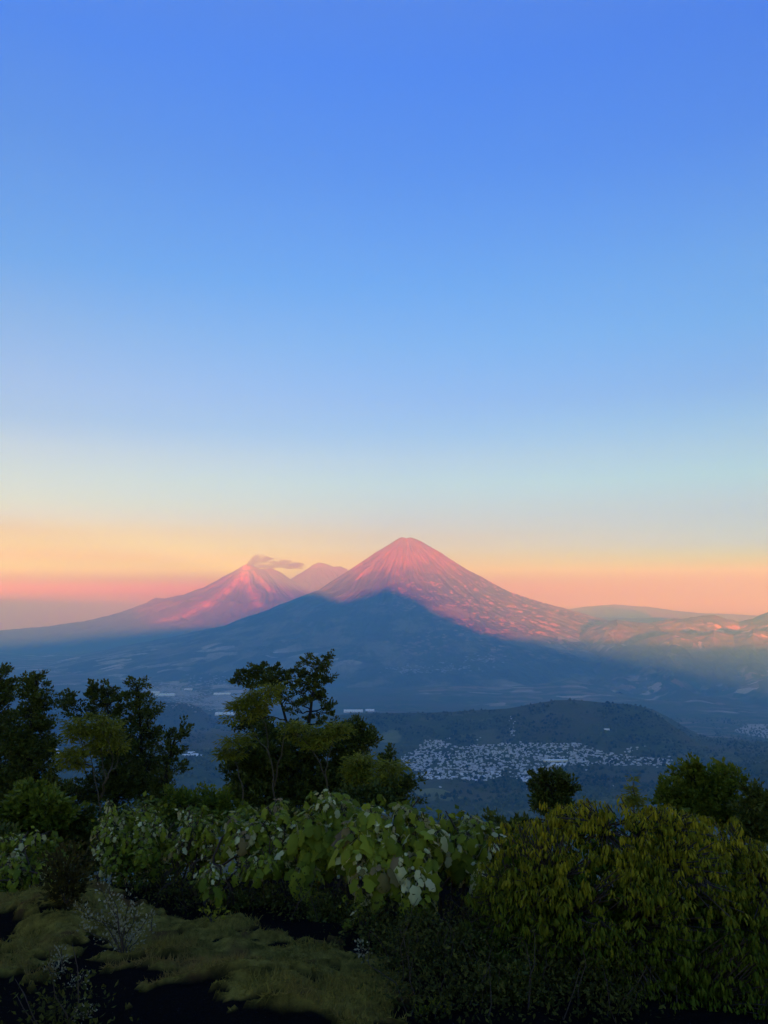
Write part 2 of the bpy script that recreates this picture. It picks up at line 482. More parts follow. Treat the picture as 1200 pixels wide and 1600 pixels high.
# the far pair behind it
MF = Mat('ash_slope')
nf = MF.noise(1 / 300.0, 5, 0.6)
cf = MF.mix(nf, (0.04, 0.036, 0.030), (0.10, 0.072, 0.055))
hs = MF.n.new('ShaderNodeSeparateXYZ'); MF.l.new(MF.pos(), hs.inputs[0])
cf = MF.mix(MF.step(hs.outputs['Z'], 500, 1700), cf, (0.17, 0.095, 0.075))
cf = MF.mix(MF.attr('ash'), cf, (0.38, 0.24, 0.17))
MF.color(cf); MF.bump(nf, 40, 0.6)
FD, CD = 31500.0, 32800.0
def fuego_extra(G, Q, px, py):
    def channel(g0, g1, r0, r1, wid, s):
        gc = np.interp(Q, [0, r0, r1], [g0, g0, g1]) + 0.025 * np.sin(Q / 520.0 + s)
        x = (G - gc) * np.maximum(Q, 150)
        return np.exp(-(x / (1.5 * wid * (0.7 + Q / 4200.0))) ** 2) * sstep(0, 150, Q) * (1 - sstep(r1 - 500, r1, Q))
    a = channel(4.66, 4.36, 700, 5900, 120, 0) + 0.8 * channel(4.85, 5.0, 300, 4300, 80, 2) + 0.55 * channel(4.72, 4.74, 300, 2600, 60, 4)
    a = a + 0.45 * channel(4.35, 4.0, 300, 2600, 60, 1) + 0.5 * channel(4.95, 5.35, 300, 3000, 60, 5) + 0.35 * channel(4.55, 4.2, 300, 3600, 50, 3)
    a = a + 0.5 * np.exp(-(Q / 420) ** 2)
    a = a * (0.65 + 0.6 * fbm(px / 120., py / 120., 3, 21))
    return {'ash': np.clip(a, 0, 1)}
fuego_l = [(388, 880), (380, 884), (350, 903), (320, 919), (285, 932), (258, 937), (247, 935.5), (235, 943), (200, 956), (150, 970), (100, 978), (50, 982), (0, 986), (-100, 996), (-300, 1020)]
fuego_r = [(388, 880), (396, 884), (410, 890), (425, 888), (438, 894), (455, 906), (480, 921), (520, 940), (560, 956), (650, 980), (760, 1005), (900, 1030)]
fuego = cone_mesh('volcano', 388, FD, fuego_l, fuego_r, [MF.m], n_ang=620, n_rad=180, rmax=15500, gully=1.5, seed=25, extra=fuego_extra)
tag(fuego, 'distant bare volcano with pink ash channels and smoke drifting off its summit', kind='structure')
acat_l = [(498, 879), (490, 882), (478, 891), (465, 899), (440, 915), (400, 940), (300, 985)]
acat_r = [(500, 879), (510, 881), (522, 886), (532, 886), (541, 889), (560, 902), (600, 925), (650, 950), (760, 985)]
acat = cone_mesh('volcano', 499, CD, acat_l, acat_r, [MF.m], n_ang=400, n_rad=110, rmax=7000, gully=1.2, seed=45,
                 extra=lambda G, Q, px, py: {'ash': np.zeros_like(Q)})
tag(acat, 'far twin topped volcano half hidden behind the smoking one', kind='structure')

# ------------------------------------------------------------------ hills
def ridge(name, crest, d, front, back, foot_f, foot_b, mat, label, seed, rough=12.0, cols=260, rows=90, bend=None, attrs=None, top=0.0):
    """a hill whose skyline passes through the crest pixels at distance d; it falls to foot_f / foot_b over front / back metres"""
    px = np.array([c[0] for c in crest], float); sl = slope_of([c[1] for c in crest])
    us = np.linspace(px[0], px[-1], cols)
    u = (us - 600) / FPX / 1.0
    dd = d + (np.interp(us, [b[0] for b in bend], [b[1] for b in bend]) if bend else 0 * us)
    zc = np.interp(us, px, sl) * dd
    t = np.concatenate([np.linspace(-1, 0, rows), np.linspace(0, 1, rows // 2)[1:]])
    U, T = np.meshgrid(np.arange(cols), t, indexing='ij')
    Y = dd[U] + np.where(T < 0, T * front, T * back)
    X = (u[U]) * Y
    fy, by = dd - front, dd + back
    ff = np.minimum(foot_f, land_z(u * fy, fy) - 12)
    fb = np.minimum(foot_b, land_z(u * by, by) - 12)
    f = np.where(T < 0, ff[U], fb[U])
    s = np.abs(T)
    fall = np.where(s < 1, 1 - (1 - s) ** 1.0, 1)
    fall = 0.35 * fall + 0.65 * (s * s * (3 - 2 * s))
    Z = zc[U] + (f - zc[U]) * fall
    n = ridged(X / (front * 0.35), Y / (front * 0.8), 4, seed) - 0.6
    Z = Z + n * rough * 4 * np.sin(np.pi * np.clip(s, 0, 1)) + fbm(X / (front * 0.08), Y / (front * 0.08), 4, seed + 4) * rough * (0.25 + s)
    at = {'farm': np.zeros_like(Z), 'grass': np.zeros_like(Z), 'bare': np.zeros_like(Z)}
    if attrs: at.update(attrs(X, Y, Z, s))
    o = link(name, mesh_np(name, np.stack([X, Y, Z], -1), grid_faces(cols, len(t)), [mat], attrs=at))
    return tag(o, label, kind='structure')
ridge('hill', [(250, 1165), (330, 1150), (430, 1135), (500, 1120), (560, 1114.5), (640, 1114), (690, 1113), (740, 1110), (790, 1107), (830, 1099.5), (862, 1094), (890, 1093.5), (940, 1098),
      (975, 1100.5), (1000, 1106), (1030, 1126), (1065, 1152), (1100, 1180), (1140, 1212), (1200, 1240)], 4000, 640, 800, -655, -900, LAND,
      'dark wooded hill rising directly behind the white town', 3, 5.0, bend=[(250, 500), (600, 300), (850, 0), (1000, -50), (1200, -500)],
      attrs=lambda X, Y, Z, s: {'grass': sstep(0.5, 0.7, np.exp(-((X - 30) / 75) ** 2 - ((Y - 3830) / 170) ** 2))})
ridge('hill', [(930, 1125), (985, 1104), (1010, 1108), (1040, 1124), (1080, 1150), (1120, 1175), (1160, 1195), (1200, 1210), (1300, 1240)], 5000, 900, 900, -960, -1000, LAND,
      'hazy spur sloping down into the gorge beside the wooded hill', 13, 9.0)
ridge('hill', [(1040, 1225), (1090, 1209), (1130, 1199), (1165, 1193), (1200, 1190), (1260, 1180), (1330, 1180)], 2700, 500, 500, -700, -760, LAND,
      'low dark wooded hill beyond the dark round tree', 23, 5.0)
ridge('hill', [(-80, 1120), (20, 1120), (100, 1112), (160, 1104), (205, 1098), (245, 1096.5), (285, 1098), (305, 1100), (318, 1106), (335, 1121), (352, 1132), (380, 1139), (420, 1150), (470, 1170)], 6200, 900, 1100, -1080, -1150, LAND,
      'flat topped blue hill beside the valley town', 33, 6.0)
ridge('hill', [(-120, 1080), (-40, 1071), (30, 1072), (70, 1075), (95, 1078), (115, 1086), (140, 1104), (175, 1128), (220, 1150)], 7400, 900, 1100, -1180, -1200, LAND,
      'blue rounded hill seen between the tall dark trees', 43, 6.0)
MH = land_material('sunpatch_hill', field_scale=1 / 130.0, field_amount=0.5, dry=(0.30, 0.19, 0.13))  # bright field colours stand in for sunlit patches on these ridges
hill_at = lambda X, Y, Z, s: {'farm': np.ones_like(Z) * 0.9}
ridge('hill_range', [(840, 1050), (880, 1004), (915, 981), (940, 974), (960, 968.5), (990, 973), (1010, 973), (1035, 968), (1060, 967), (1075, 965), (1095, 962), (1112, 961), (1128, 966), (1150, 971), (1172, 966), (1185, 960), (1200, 955), (1240, 946), (1300, 940), (1400, 955)],
      14300, 2400, 2500, -1000, -900, MH, 'rugged brown hills at the foot of the volcano with pink sunlit patches painted in', 53, 62.0, cols=420, rows=130, attrs=hill_at)
ridge('hill_range', [(880, 1075), (930, 1035), (970, 1010), (1010, 996), (1050, 988), (1085, 991), (1110, 985), (1140, 992), (1170, 983), (1200, 988), (1260, 980), (1400, 1000)],
      12600, 2000, 1500, -1180, -1000, MH, 'lower row of rugged hills above the hazy gorge', 63, 52.0, cols=360, rows=110, attrs=hill_at)
M_FAR = Mat('far_slope'); M_FAR.color(M_FAR.mix(M_FAR.noise(1 / 600.0, 4), (0.045, 0.035, 0.04), (0.09, 0.065, 0.065))); M_FAR = M_FAR.m
ridge('mountain_range', [(700, 985), (820, 965), (880, 953), (910, 948), (935, 946), (958, 944), (985, 946.5), (1010, 948), (1050, 954), (1090, 958), (1130, 959), (1165, 961), (1200, 963), (1300, 958), (1400, 970)],
      29500, 2500, 2500, -1750, -1900, M_FAR, 'faint lilac mountains on the far horizon', 73, 50.0, cols=300, rows=50)
ridge('mountain_range', [(780, 985), (860, 970), (900, 966), (940, 964.5), (980, 966), (1030, 965), (1080, 970), (1150, 975), (1300, 985)],
      23500, 2000, 3500, -1650, -1750, M_FAR, 'blue grey plateau in the gap right behind the lit hills', 83, 30.0, cols=300, rows=50)

# ------------------------------------------------------------------ the town, and what stands on the hills
bpy.context.view_layer.update()
DG = bpy.context.evaluated_depsgraph_get()
def drop(px, py):
    """where the ray of a photo pixel meets the land"""
    d = pt(px, py, 1.0).normalized()
    ok, loc, nrm, _, ob, _ = SC.ray_cast(DG, Vector((0, 0, 0)) + d * 30, d)
    return (loc, ob) if ok else (None, None)
def inside(poly, x, y):
    c = False
    for (x1, y1), (x2, y2) in zip(poly, poly[1:] + poly[:1]):
        if (y1 > y) != (y2 > y) and x < (x2 - x1) * (y - y1) / (y2 - y1) + x1: c = not c
    return c
def flat_mat(name, col, rough=0.85, var=0.0, col2=None):
    M = Mat(name, rough)
    if col2: M.color(M.mix(M.rnd(), col, col2))
    else: M.color(col)
    return M.m
M_WALL = flat_mat('limewash', (0.85, 0.83, 0.79), col2=(0.60, 0.57, 0.52))
M_TIN = flat_mat('tin_roof', (0.85, 0.85, 0.85), 0.6, col2=(0.36, 0.35, 0.34))
M_TILE = flat_mat('rust_roof', (0.34, 0.25, 0.20), col2=(0.55, 0.55, 0.54))
M_GAP = flat_mat('dark_opening', (0.03, 0.03, 0.035))
def house_np(w, d, h, kind):
    """walls, a gable, shed or flat roof with a small overhang, a door and two windows on the front"""
    x, y = w / 2, d / 2
    V, F, MI = [], [], []
    def quad(a, b, c, e, m): 
        n = len(V); V.extend([a, b, c, e]); F.append((n, n + 1, n + 2, n + 3)); MI.append(m)
    cs = [(-x, -y), (x, -y), (x, y), (-x, y)]
    for i in range(4):
        (ax, ay), (bx, by) = cs[i], cs[(i + 1) % 4]
        quad((ax, ay, -3), (bx, by, -3), (bx, by, h), (ax, ay, h), 0)
    o = 0.35
    if kind == 'gable':
        r = h + d * 0.22
        quad((-x - o, -y - o, h - .1), (x + o, -y - o, h - .1), (x + o, 0, r), (-x - o, 0, r), 1)
        quad((x + o, y + o, h - .1), (-x - o, y + o, h - .1), (-x - o, 0, r), (x + o, 0, r), 1)
        for s in (-x, x):
            n = len(V); V.extend([(s, -y, h), (s, y, h), (s, 0, r - .08), (s, 0, r - .08)]); F.append((n, n + 1, n + 2, n + 3)); MI.append(0)
    elif kind == 'shed':
        quad((-x - o, -y - o, h + .1), (x + o, -y - o, h + .1), (x + o, y + o, h + 1.3), (-x - o, y + o, h + 1.3), 1)
        quad((-x, y, h), (x, y, h), (x, y, h + 1.2), (-x, y, h + 1.2), 0)
    else:
        quad((-x, -y, h - .4), (x, -y, h - .4), (x, y, h - .4), (-x, y, h - .4), 1)
    for cx, w2, z0, z1 in ((-x * .45, .7, 1.0, 2.1), (x * .1, .5, 0, 2.1), (x * .6, .7, 1.0, 2.1)):
        quad((cx - w2, -y - .04, z0), (cx + w2, -y - .04, z0), (cx + w2, -y - .04, z1), (cx - w2, -y - .04, z1), 2)
    return np.array(V, float), np.array(F), np.array(MI)
protos = [house_np(11, 8, 3.4, 'gable'), house_np(9, 8, 5.6, 'flat'), house_np(13, 8, 3.2, 'shed'), house_np(8, 7, 3.2, 'gable'), house_np(16, 9, 4.2, 'gable'), house_np(9, 9, 6.2, 'shed')]
def proto_mesh(k):
    V, F, MI = protos[k]
    me = mesh_np('house', V, F, [M_WALL, (M_TIN, M_TILE)[k in (3,)], M_GAP], smooth=False)
    me.polygons.foreach_set('material_index', MI.astype(np.int32)); me.update()
    return me
house_meshes = [proto_mesh(k) for k in range(len(protos))]
TOWN = [(620, 1186), (640, 1176), (668, 1157), (690, 1157), (712, 1166), (760, 1163), (810, 1160), (850, 1161), (905, 1160), (925, 1168), (945, 1176), (985, 1181), (1030, 1184), (1056, 1189), (1050, 1196), (990, 1198), (940, 1196),
        (890, 1197), (862, 1204), (842, 1215), (836, 1224), (815, 1222), (790, 1212), (752, 1222), (716, 1217), (690, 1219), (648, 1216), (655, 1205), (628, 1200)]
spots = []
tr = random.Random(5)
gaps = [(800, 1207, 18, 5), (700, 1172, 22, 3), (650, 1210, 10, 3), (880, 1180, 12, 3), (770, 1190, 9, 2.5), (930, 1186, 16, 3)]
while len(spots) < 2100:
    px, py = tr.uniform(615, 1060), tr.uniform(1154, 1226)
    # rows of houses follow the streets
    row = round(py / 2.6) * 2.6
    py = row + tr.gauss(0, 0.5)
    if not inside(TOWN, px, py): continue
    if any(((px - gx) / gw) ** 2 + ((py - gy) / gh) ** 2 < 1 and tr.random() < .9 for gx, gy, gw, gh in gaps): continue
    st = (px + (py - 1190) * 2.4) / 23.0
    if abs(st - round(st)) < .07 and tr.random() < .8: continue                     # side streets
    if px > 945 and tr.random() < .5: continue
    edge = min(1.0, 0.45 + 0.8 * float(vnoise(px / 22.0, py / 7.0, 91)))
    if tr.random() > edge: continue
    spots.append((px, py))
for _ in range(70):                                            # scattered farms and houses around it
    px, py = tr.choice([(tr.uniform(960, 1075), tr.gauss(1190, 5)), (tr.uniform(640, 960), tr.uniform(1195, 1240)), (tr.uniform(660, 760), tr.gauss(1156, 3)), (tr.uniform(960, 1010), tr.gauss(1171, 3)), (tr.gauss(800, 3), tr.uniform(1117, 1150))])
    spots.append((px, py))
placed = []
for px, py in spots:
    loc, ob = drop(px, py)
    if loc is not None and 2200 < loc.y < 5500: placed.append((loc.y, loc, px, py))
placed.sort(key=lambda t: t[0])
many_V, many_F, many_M, nv = [], [], [], 0
step = max(1, len(placed) // 300)
for i, (_, loc, px, py) in enumerate(placed):
    k = tr.choices(range(6), (6, 5, 4, 3, 2, 2))[0]
    rz = 0.18 + tr.gauss(0, 0.10) + (math.pi / 2 if tr.random() < .35 else 0) + (0.3 if px > 850 else 0)
    sc = tr.uniform(0.42, 0.85) * (1.35 if tr.random() < .08 else 1)
    if i < 300:
        o = link('house', house_meshes[k], loc=loc)
        o.rotation_euler = (0, 0, rz); o.scale = (sc, sc, sc)
        tag(o, 'small pale house among the crowded roofs of the hillside town', 'house', 'houses of the white town below the wooded hill')
    else:
        V, F, MI = protos[k]
        c, s = math.cos(rz), math.sin(rz)
        W = V * sc
        W = np.stack([W[:, 0] * c - W[:, 1] * s + loc.x, W[:, 0] * s + W[:, 1] * c + loc.y, W[:, 2] + loc.z], -1)
        many_V.append(W); many_F.append(F + nv); many_M.append(MI); nv += len(V)
me = mesh_np('town', np.concatenate(many_V), np.concatenate(many_F), [M_WALL, M_TIN, M_GAP], smooth=False)
me.polygons.foreach_set('material_index', np.concatenate(many_M).astype(np.int32)); me.update()
tag(link('town', me), 'crowded white houses of the town farther up the slope', kind='stuff')

def hall(px, py, length, width, height, rz, label, wall=M_WALL, roof=M_TIN, name='warehouse', cat='warehouse', group=None):
    loc, ob = drop(px, py)
    if loc is None: return
    t = bpy.data.objects.new(name, None); COL.objects.link(t)
    t.location = loc; t.rotation_euler = (0, 0, rz)
    tag(t, label, cat, group)
    V, F, MI = house_np(length, width, height, 'gable')
    w = F[MI == 0]; r = F[MI == 1]
    link('wall', mesh_np('wall', V, w, [wall], smooth=False), t)
    link('roof', mesh_np('roof', V, r, [roof], smooth=False), t)
M_BRIGHT = flat_mat('white_sheet_roof', (0.85, 0.86, 0.87), 0.5)
M_LAMPGLOW = flat_mat('painted_lamplight', (0.75, 0.62, 0.30))  # the hall's yellow lights, painted as a wall colour
hall(868, 1190, 95, 14, 6, 0.05, 'long hall with yellow lamplight painted along its walls at the edge of the town', M_LAMPGLOW, M_BRIGHT, 'hall', 'hall')
hall(872, 1196, 60, 12, 5, 0.05, 'short white roofed shed in front of the long hall with painted lamplight', M_WALL, M_BRIGHT, 'shed', 'shed')
hall(948, 1140.5, 24, 10, 4, 0.0, 'lone white shed high on the wooded hill', M_WALL, M_BRIGHT, 'shed', 'shed')
hall(552, 1112.5, 190, 60, 12, 0.0, 'long white roof showing over the hill beside the tall tree', M_WALL, M_BRIGHT)
hall(578, 1111.5, 90, 50, 12, 0.0, 'shorter white roof next to the long one over the hill', M_WALL, M_BRIGHT)
for px, py, l, w, rz, lab in ((258, 1087, 240, 90, .1, 'wide white roof nearest the flat topped blue hill'), (240, 1083, 150, 60, .1, 'white roof just past the blue hill on the valley floor'), (347, 1085, 210, 60, .05, 'bright white roof in the valley left of the tall tree'),
                              (352, 1117, 190, 80, .0, 'white roof low in the valley beneath the feathery olive tree'), (294, 1078, 110, 50, .2, 'small white roof alone in the middle of the valley town')):
    hall(px, py, l, w, 9, rz, lab, M_WALL, M_BRIGHT)
for px, py, l, lab in ((291, 1181, 30, 'low white roofed farm shed closest to the small crooked evergreen'), (303, 1180, 34, 'longest white roofed farm shed of the cluster in the near valley'), (312, 1182, 26, 'white roofed farm shed at the far end of the near valley cluster from the trees'), (299, 1177, 28, 'white roofed farm shed set back behind the others of the near valley'), (85, 1173, 30, 'white shed glimpsed between the tall pointed evergreen and the feathery tree'), (92, 1178, 24, 'smaller white shed glimpsed beside the one between the dark trees')):
    hall(px, py, l, 14, 4, 0.1, lab, M_WALL, M_BRIGHT, 'farm_shed', 'shed', 'white farm sheds in the near valley')

# the far valley town
fv, ff, nv = [], [], 0
fr = random.Random(9)
box = np.array([(x, y, z) for x in (-1, 1) for y in (-1, 1) for z in (0, 1)], float)
boxf = np.array([(0, 4, 6, 2), (1, 3, 7, 5), (0, 1, 5, 4), (2, 6, 7, 3), (0, 2, 3, 1), (4, 5, 7, 6)])
cl = [(262, 1078, 24, 7, 260), (300, 1090, 40, 12, 260), (345, 1100, 26, 10, 160), (330, 1065, 45, 10, 90), (235, 1080, 15, 5, 100), (640, 1047, 30, 5, 50), (700, 1045, 40, 7, 60), (760, 1030, 25, 7, 40)]
for cx, cy, sx, sy, n in cl:
    for _ in range(n):
        px, py = fr.gauss(cx, sx * .6), fr.gauss(cy, sy * .6)
        loc, ob = drop(px, py)
        if loc is None or loc.y < 5500: continue
        a = fr.uniform(5, 13) * loc.y / 9000; b = fr.uniform(5, 10) * loc.y / 9000; h = fr.uniform(4, 8)
        fv.append(box * (a, b, h) + np.array(loc)); ff.append(boxf + nv); nv += 8
tag(link('distant_town', mesh_np('distant_town', np.concatenate(fv), np.concatenate(ff), [M_TIN], smooth=False)), 'pale scattered roofs of the distant valley town', kind='stuff')

# woods on the hills: many low crowns, one mass
M_WOOD = Mat('wood_crowns'); M_WOOD.color(M_WOOD.mix(M_WOOD.attr('tint'), (0.018, 0.030, 0.008), (0.125, 0.135, 0.035))); M_WOOD = M_WOOD.m
oct_v = np.array([(0, 0, 1), (1, 0, .45), (0, 1, .4), (-1, 0, .5), (0, -1, .4), (.7, .7, .0), (-.7, .7, .0), (-.7, -.7, 0), (.7, -.7, 0)], float)
oct_f = np.array([(0, 1, 2), (0, 2, 3), (0, 3, 4), (0, 4, 1), (1, 5, 2), (2, 6, 3), (3, 7, 4), (4, 8, 1)])
wv, wf, wt, nv = [], [], [], 0
for _ in range(30000):
    px = rng.uniform(-40, 1240); py = rng.uniform(1085, 1300)
    if inside(TOWN, px, py) and rng.random() < .55: continue
    if vnoise(px / 38.0, py / 11.0, 41) * 0.6 + vnoise(px / 9.0, py / 4.0, 42) * 0.4 < 0.42: continue
    if ((px - 678) / 36) ** 2 + ((py - 1233) / 11) ** 2 < 1 or (592 < px < 625 and 1148 < py < 1175): continue
    loc, ob = drop(px, py)
    if loc is None or not 1500 < loc.y < 7600: continue
    s = rng.uniform(3.2, 6.5) * (1 + max(0, loc.y - 4000) / 6000)
    h = s * rng.uniform(1.2, 2.4)
    V = oct_v * (s, s, h) * rng.uniform(.75, 1.25, oct_v.shape) + np.array((loc.x, loc.y, loc.z - .5))
    wv.append(V); wf.append(oct_f + nv); nv += 9
    wt.append(np.full(9, np.clip(rng.normal(0.1, 0.2) + 0.8 * float(vnoise(loc.x / 190.0, loc.y / 260.0, 61)), 0, 1)))
tag(link('forest', mesh_np('forest', np.concatenate(wv), np.concatenate(wf), [M_WOOD], smooth=True, attrs={'tint': np.concatenate(wt)})), 'dark woodland covering the hills around the white town', kind='stuff')
# ------------------------------------------------------------------ air
HAZE_DENSITY, HAZE_COLOR = 1.05e-4, (0.120, 0.40, 0.81)
bpy_box = np.array([(x, y, z) for x in (-47000, 47000) for y in (-9000, 48000) for z in (-2300, 1650)], float)
hz_faces = np.array([(0, 1, 3, 2), (4, 6, 7, 5), (0, 4, 5, 1), (2, 3, 7, 6), (0, 2, 6, 4), (1, 5, 7, 3)])
hm = bpy.data.materials.new('air'); hm.use_nodes = True
hm.node_tree.nodes.clear()
ho = hm.node_tree.nodes.new('ShaderNodeOutputMaterial')
pv = hm.node_tree.nodes.new('ShaderNodeVolumePrincipled')
pv.inputs['Color'].default_value = HAZE_COLOR + (1,)
pv.inputs['Absorption Color'].default_value = (1, 1, 0, 1)
pv.inputs['Density'].default_value = HAZE_DENSITY
pv.inputs['Anisotropy'].default_value = 0.0
hm.node_tree.links.new(pv.outputs[0], ho.inputs['Volume'])
haze = link('haze', mesh_np('haze', bpy_box, hz_faces, [hm], smooth=False))
tag(haze, kind='stuff')
# ------------------------------------------------------------------ smoke on the far summit
def smoke():
    d = FD - 200
    a, b = pt(384, 884, d), pt(480, 884, d)
    L = (b - a).length
    loc = (a + b) / 2
    # a long closed hull round the plume
    n, m = 24, 14
    t = np.linspace(0, 1, n); th = np.linspace(0, 2 * np.pi, m, endpoint=False)
    T, H = np.meshgrid(t, th, indexing='ij')
    mid = np.interp(T, [0, .06, .18, .4, .7, 1], [-.02, .03, .075, .06, .02, -.01]) * L
    rad = np.interp(T, [0, .06, .2, .4, .7, .92, 1], [.014, .075, .115, .095, .075, .05, .004]) * L
    rad = rad * (1 + 0.35 * fbm(T * 7, np.cos(H) * 1.5 + np.sin(H) * .7, 4, 3))
    V = np.stack([(T - .5) * L, np.cos(H) * rad * 1.6, mid + np.sin(H) * rad], -1)
    V = np.concatenate([V.reshape(-1, 3), [(-.5 * L, 0, -.02 * L), (.5 * L, 0, -.03 * L)]])
    i = np.arange(m); c0, c1 = n * m, n * m + 1
    caps = np.concatenate([np.stack([np.full(m, c0), (i + 1) % m, i], -1), np.stack([np.full(m, c1), (n - 1) * m + i, (n - 1) * m + (i + 1) % m], -1)])
    ii, jj = np.meshgrid(np.arange(n - 1), i, indexing='ij'); j2 = (jj + 1) % m
    quads = np.stack([ii * m + jj, ii * m + j2, (ii + 1) * m + j2, (ii + 1) * m + jj], -1).reshape(-1, 4)
    mt = bpy.data.materials.new('smoke'); mt.use_nodes = True
    N, Lk = mt.node_tree.nodes, mt.node_tree.links
    N.clear()
    out = N.new('ShaderNodeOutputMaterial'); v = N.new('ShaderNodeVolumePrincipled')
    v.inputs['Color'].default_value = (0.24, 0.26, 0.34, 1)
    tc = N.new('ShaderNodeTexCoord'); mp = N.new('ShaderNodeMapping'); mp.inputs['Scale'].default_value = (1, 1, 3.2)
    no = N.new('ShaderNodeTexNoise'); no.inputs['Scale'].default_value = 1 / 520.0; no.inputs['Detail'].default_value = 4
    mr = N.new('ShaderNodeMapRange'); mr.inputs['From Min'].default_value = 0.40; mr.inputs['From Max'].default_value = 0.74
    mr.inputs['To Min'].default_value = 0.0; mr.inputs['To Max'].default_value = 0.010
    Lk.new(tc.outputs['Object'], mp.inputs[0]); Lk.new(mp.outputs[0], no.inputs['Vector']); Lk.new(no.outputs[0], mr.inputs['Value'])
    Lk.new(mr.outputs[0], v.inputs['Density']); Lk.new(v.outputs[0], out.inputs['Volume'])
    o = link('smoke_plume', mesh_np('smoke_plume', V, [quads, caps], [mt]), loc=loc)
    tag(o, 'thin mauve smoke plume drifting sideways from the far volcano summit', 'smoke')
smoke()

# ------------------------------------------------------------------ near ground
def inpoly_np(poly, x, y):
    c = np.zeros(x.shape, bool)
    for (x1, y1), (x2, y2) in zip(poly, poly[1:] + poly[:1]):
        if y1 == y2: continue
        c ^= ((y1 > y) != (y2 > y)) & (x < (x2 - x1) * (y - y1) / (y2 - y1) + x1)
    return c
SAND_A = [(-300, 1530), (0, 1517), (60, 1509), (105, 1497), (150, 1468), (185, 1478), (215, 1492), (240, 1500), (335, 1508), (395, 1535), (470, 1572), (545, 1612), (700, 1800), (-400, 1800)]
PAINTED_HOLE = [(-40, 1430), (12, 1434), (32, 1447), (22, 1472), (-5, 1482), (-40, 1484)]  # dark hole in the bank, its shade painted with the sand colour
SAND_C = [(436, 1532), (480, 1531), (560, 1542), (650, 1548), (800, 1555), (1300, 1560), (1300, 1800), (640, 1700), (570, 1596), (520, 1572)]
def ground_layers(x, y):
    """height, moss cover (0..1) of the near ground"""
    z = base_z(x, y)
    px, py = pix(x, np.maximum(y, 1.0), z)
    wx = fbm(x * 1.6, y * 1.6, 4, 201) * 30 + fbm(x * 7, y * 7, 3, 205) * 14
    wy = fbm(x * 2.3, y * 6.0, 4, 211) * 16 + fbm(x * 6, y * 14, 3, 215) * 10
    sand = (inpoly_np(SAND_A, px + wx, py + wy) | inpoly_np(PAINTED_HOLE, px + wx * .4, py + wy * .5) | inpoly_np(SAND_C, px + wx, py + wy)).astype(float)
    streak = fbm(x * 2.4 + y * .8, y * 11.0, 4, 231)
    sand = np.where((sand > 0) & (py > 1470) & (streak > -0.02 + 0.5 * (1 - sstep(110, 260, px)) + 0.4 * sstep(1530, 1560, py) * (1 - sstep(300, 400, px))) & (py < 1590), 0.0, sand)
    sand = np.where((sand == 0) & (streak < -0.30) & (py > 1450), 1.0, sand)
    sand = np.where(px + wx * 2.2 + fbm(x * 3.1, y * 5.2, 4, 261) * 130 + (py - 1500) * -.1 > 580, 1.0, sand)                  # bare dark litter under the bushes
    upper = np.interp(px + wx, [-100, 120, 240, 300, 380, 450, 560, 640], [1392, 1392, 1416, 1432, 1450, 1466, 1492, 1515])
    sand = np.where(py + wy * .8 < upper, 1.0, sand)
    moss = (1 - sand) * np.where(y < 3.8, 0.0, 1.0) * (1 - sstep(7.6, 8.6, y))
    hump = fbm(x * 1.1, y * 1.5, 4, 221) * 0.085
    bank = 0.17 * np.exp(-((px - 75) / 90) ** 2 - ((py - 1455) / 22) ** 2) + 0.08 * np.exp(-((px - 440) / 160) ** 2 - ((py - 1560) / 30) ** 2)
    z = z + (hump + bank + 0.02 * moss) * sstep(9.5, 7.5, y) - 0.015 * (1 - moss) * sstep(8.6, 7.6, y)
    z = z + moss * ((ridged(x * 5, y * 7, 4, 241) - .5) * 0.085 + fbm(x * 2.2, y * 4.5, 3, 245) * 0.07) + (1 - moss) * fbm(x * 8, y * 8, 4, 251) * 0.025
    return z, moss, px, py
gx = np.concatenate([np.linspace(-15, -3.2, 50), np.linspace(-3.2, 3.6, 330)[1:-1], np.linspace(3.6, 15, 50)])
gy = np.concatenate([np.linspace(-4, 4.0, 46), np.linspace(4.0, 7.4, 190)[1:], np.linspace(7.4, 15, 60)[1:]])
GX, GY = np.meshgrid(gx, gy, indexing='ij')
GZ, MOSS, _, _ = ground_layers(GX, GY)
rim = np.minimum(np.minimum(GX + 15, 15 - GX), np.minimum(GY + 4, 15 - GY))
GZ = GZ - 1.1 * (1 - sstep(0, 1.6, rim))
MG = Mat('volcanic_soil', 1.0, 0.0)
sandc = MG.mix(MG.noise(60, 4), (0.0045, 0.004, 0.0035), (0.015, 0.013, 0.011))
sandc = MG.mix(MG.step(MG.voronoi(26, out='Distance'), 0.12, 0.05), sandc, (0.04, 0.034, 0.026))
mossc = MG.mix(MG.step(MG.noise(7, 6, .7), .3, .7), (0.08, 0.060, 0.012), (0.30, 0.225, 0.040))
mossc = MG.mix(MG.step(MG.noise(2.4, 4), .52, .68), mossc, (0.12, 0.065, 0.022))
MG.color(MG.mix(MG.attr('moss'), sandc, mossc))
MG.bump(MG.noise(55, 6, .7), 0.03, 0.9)
ground = link('ground', mesh_np('ground', np.stack([GX, GY, GZ], -1), grid_faces(len(gx), len(gy)), [MG.m], attrs={'moss': MOSS}))
tag(ground, 'black volcanic sand with a bank of yellow green moss', kind='structure')
def ground_z(x, y):
    return float(ground_layers(np.array([x], float), np.array([y], float))[0][0])

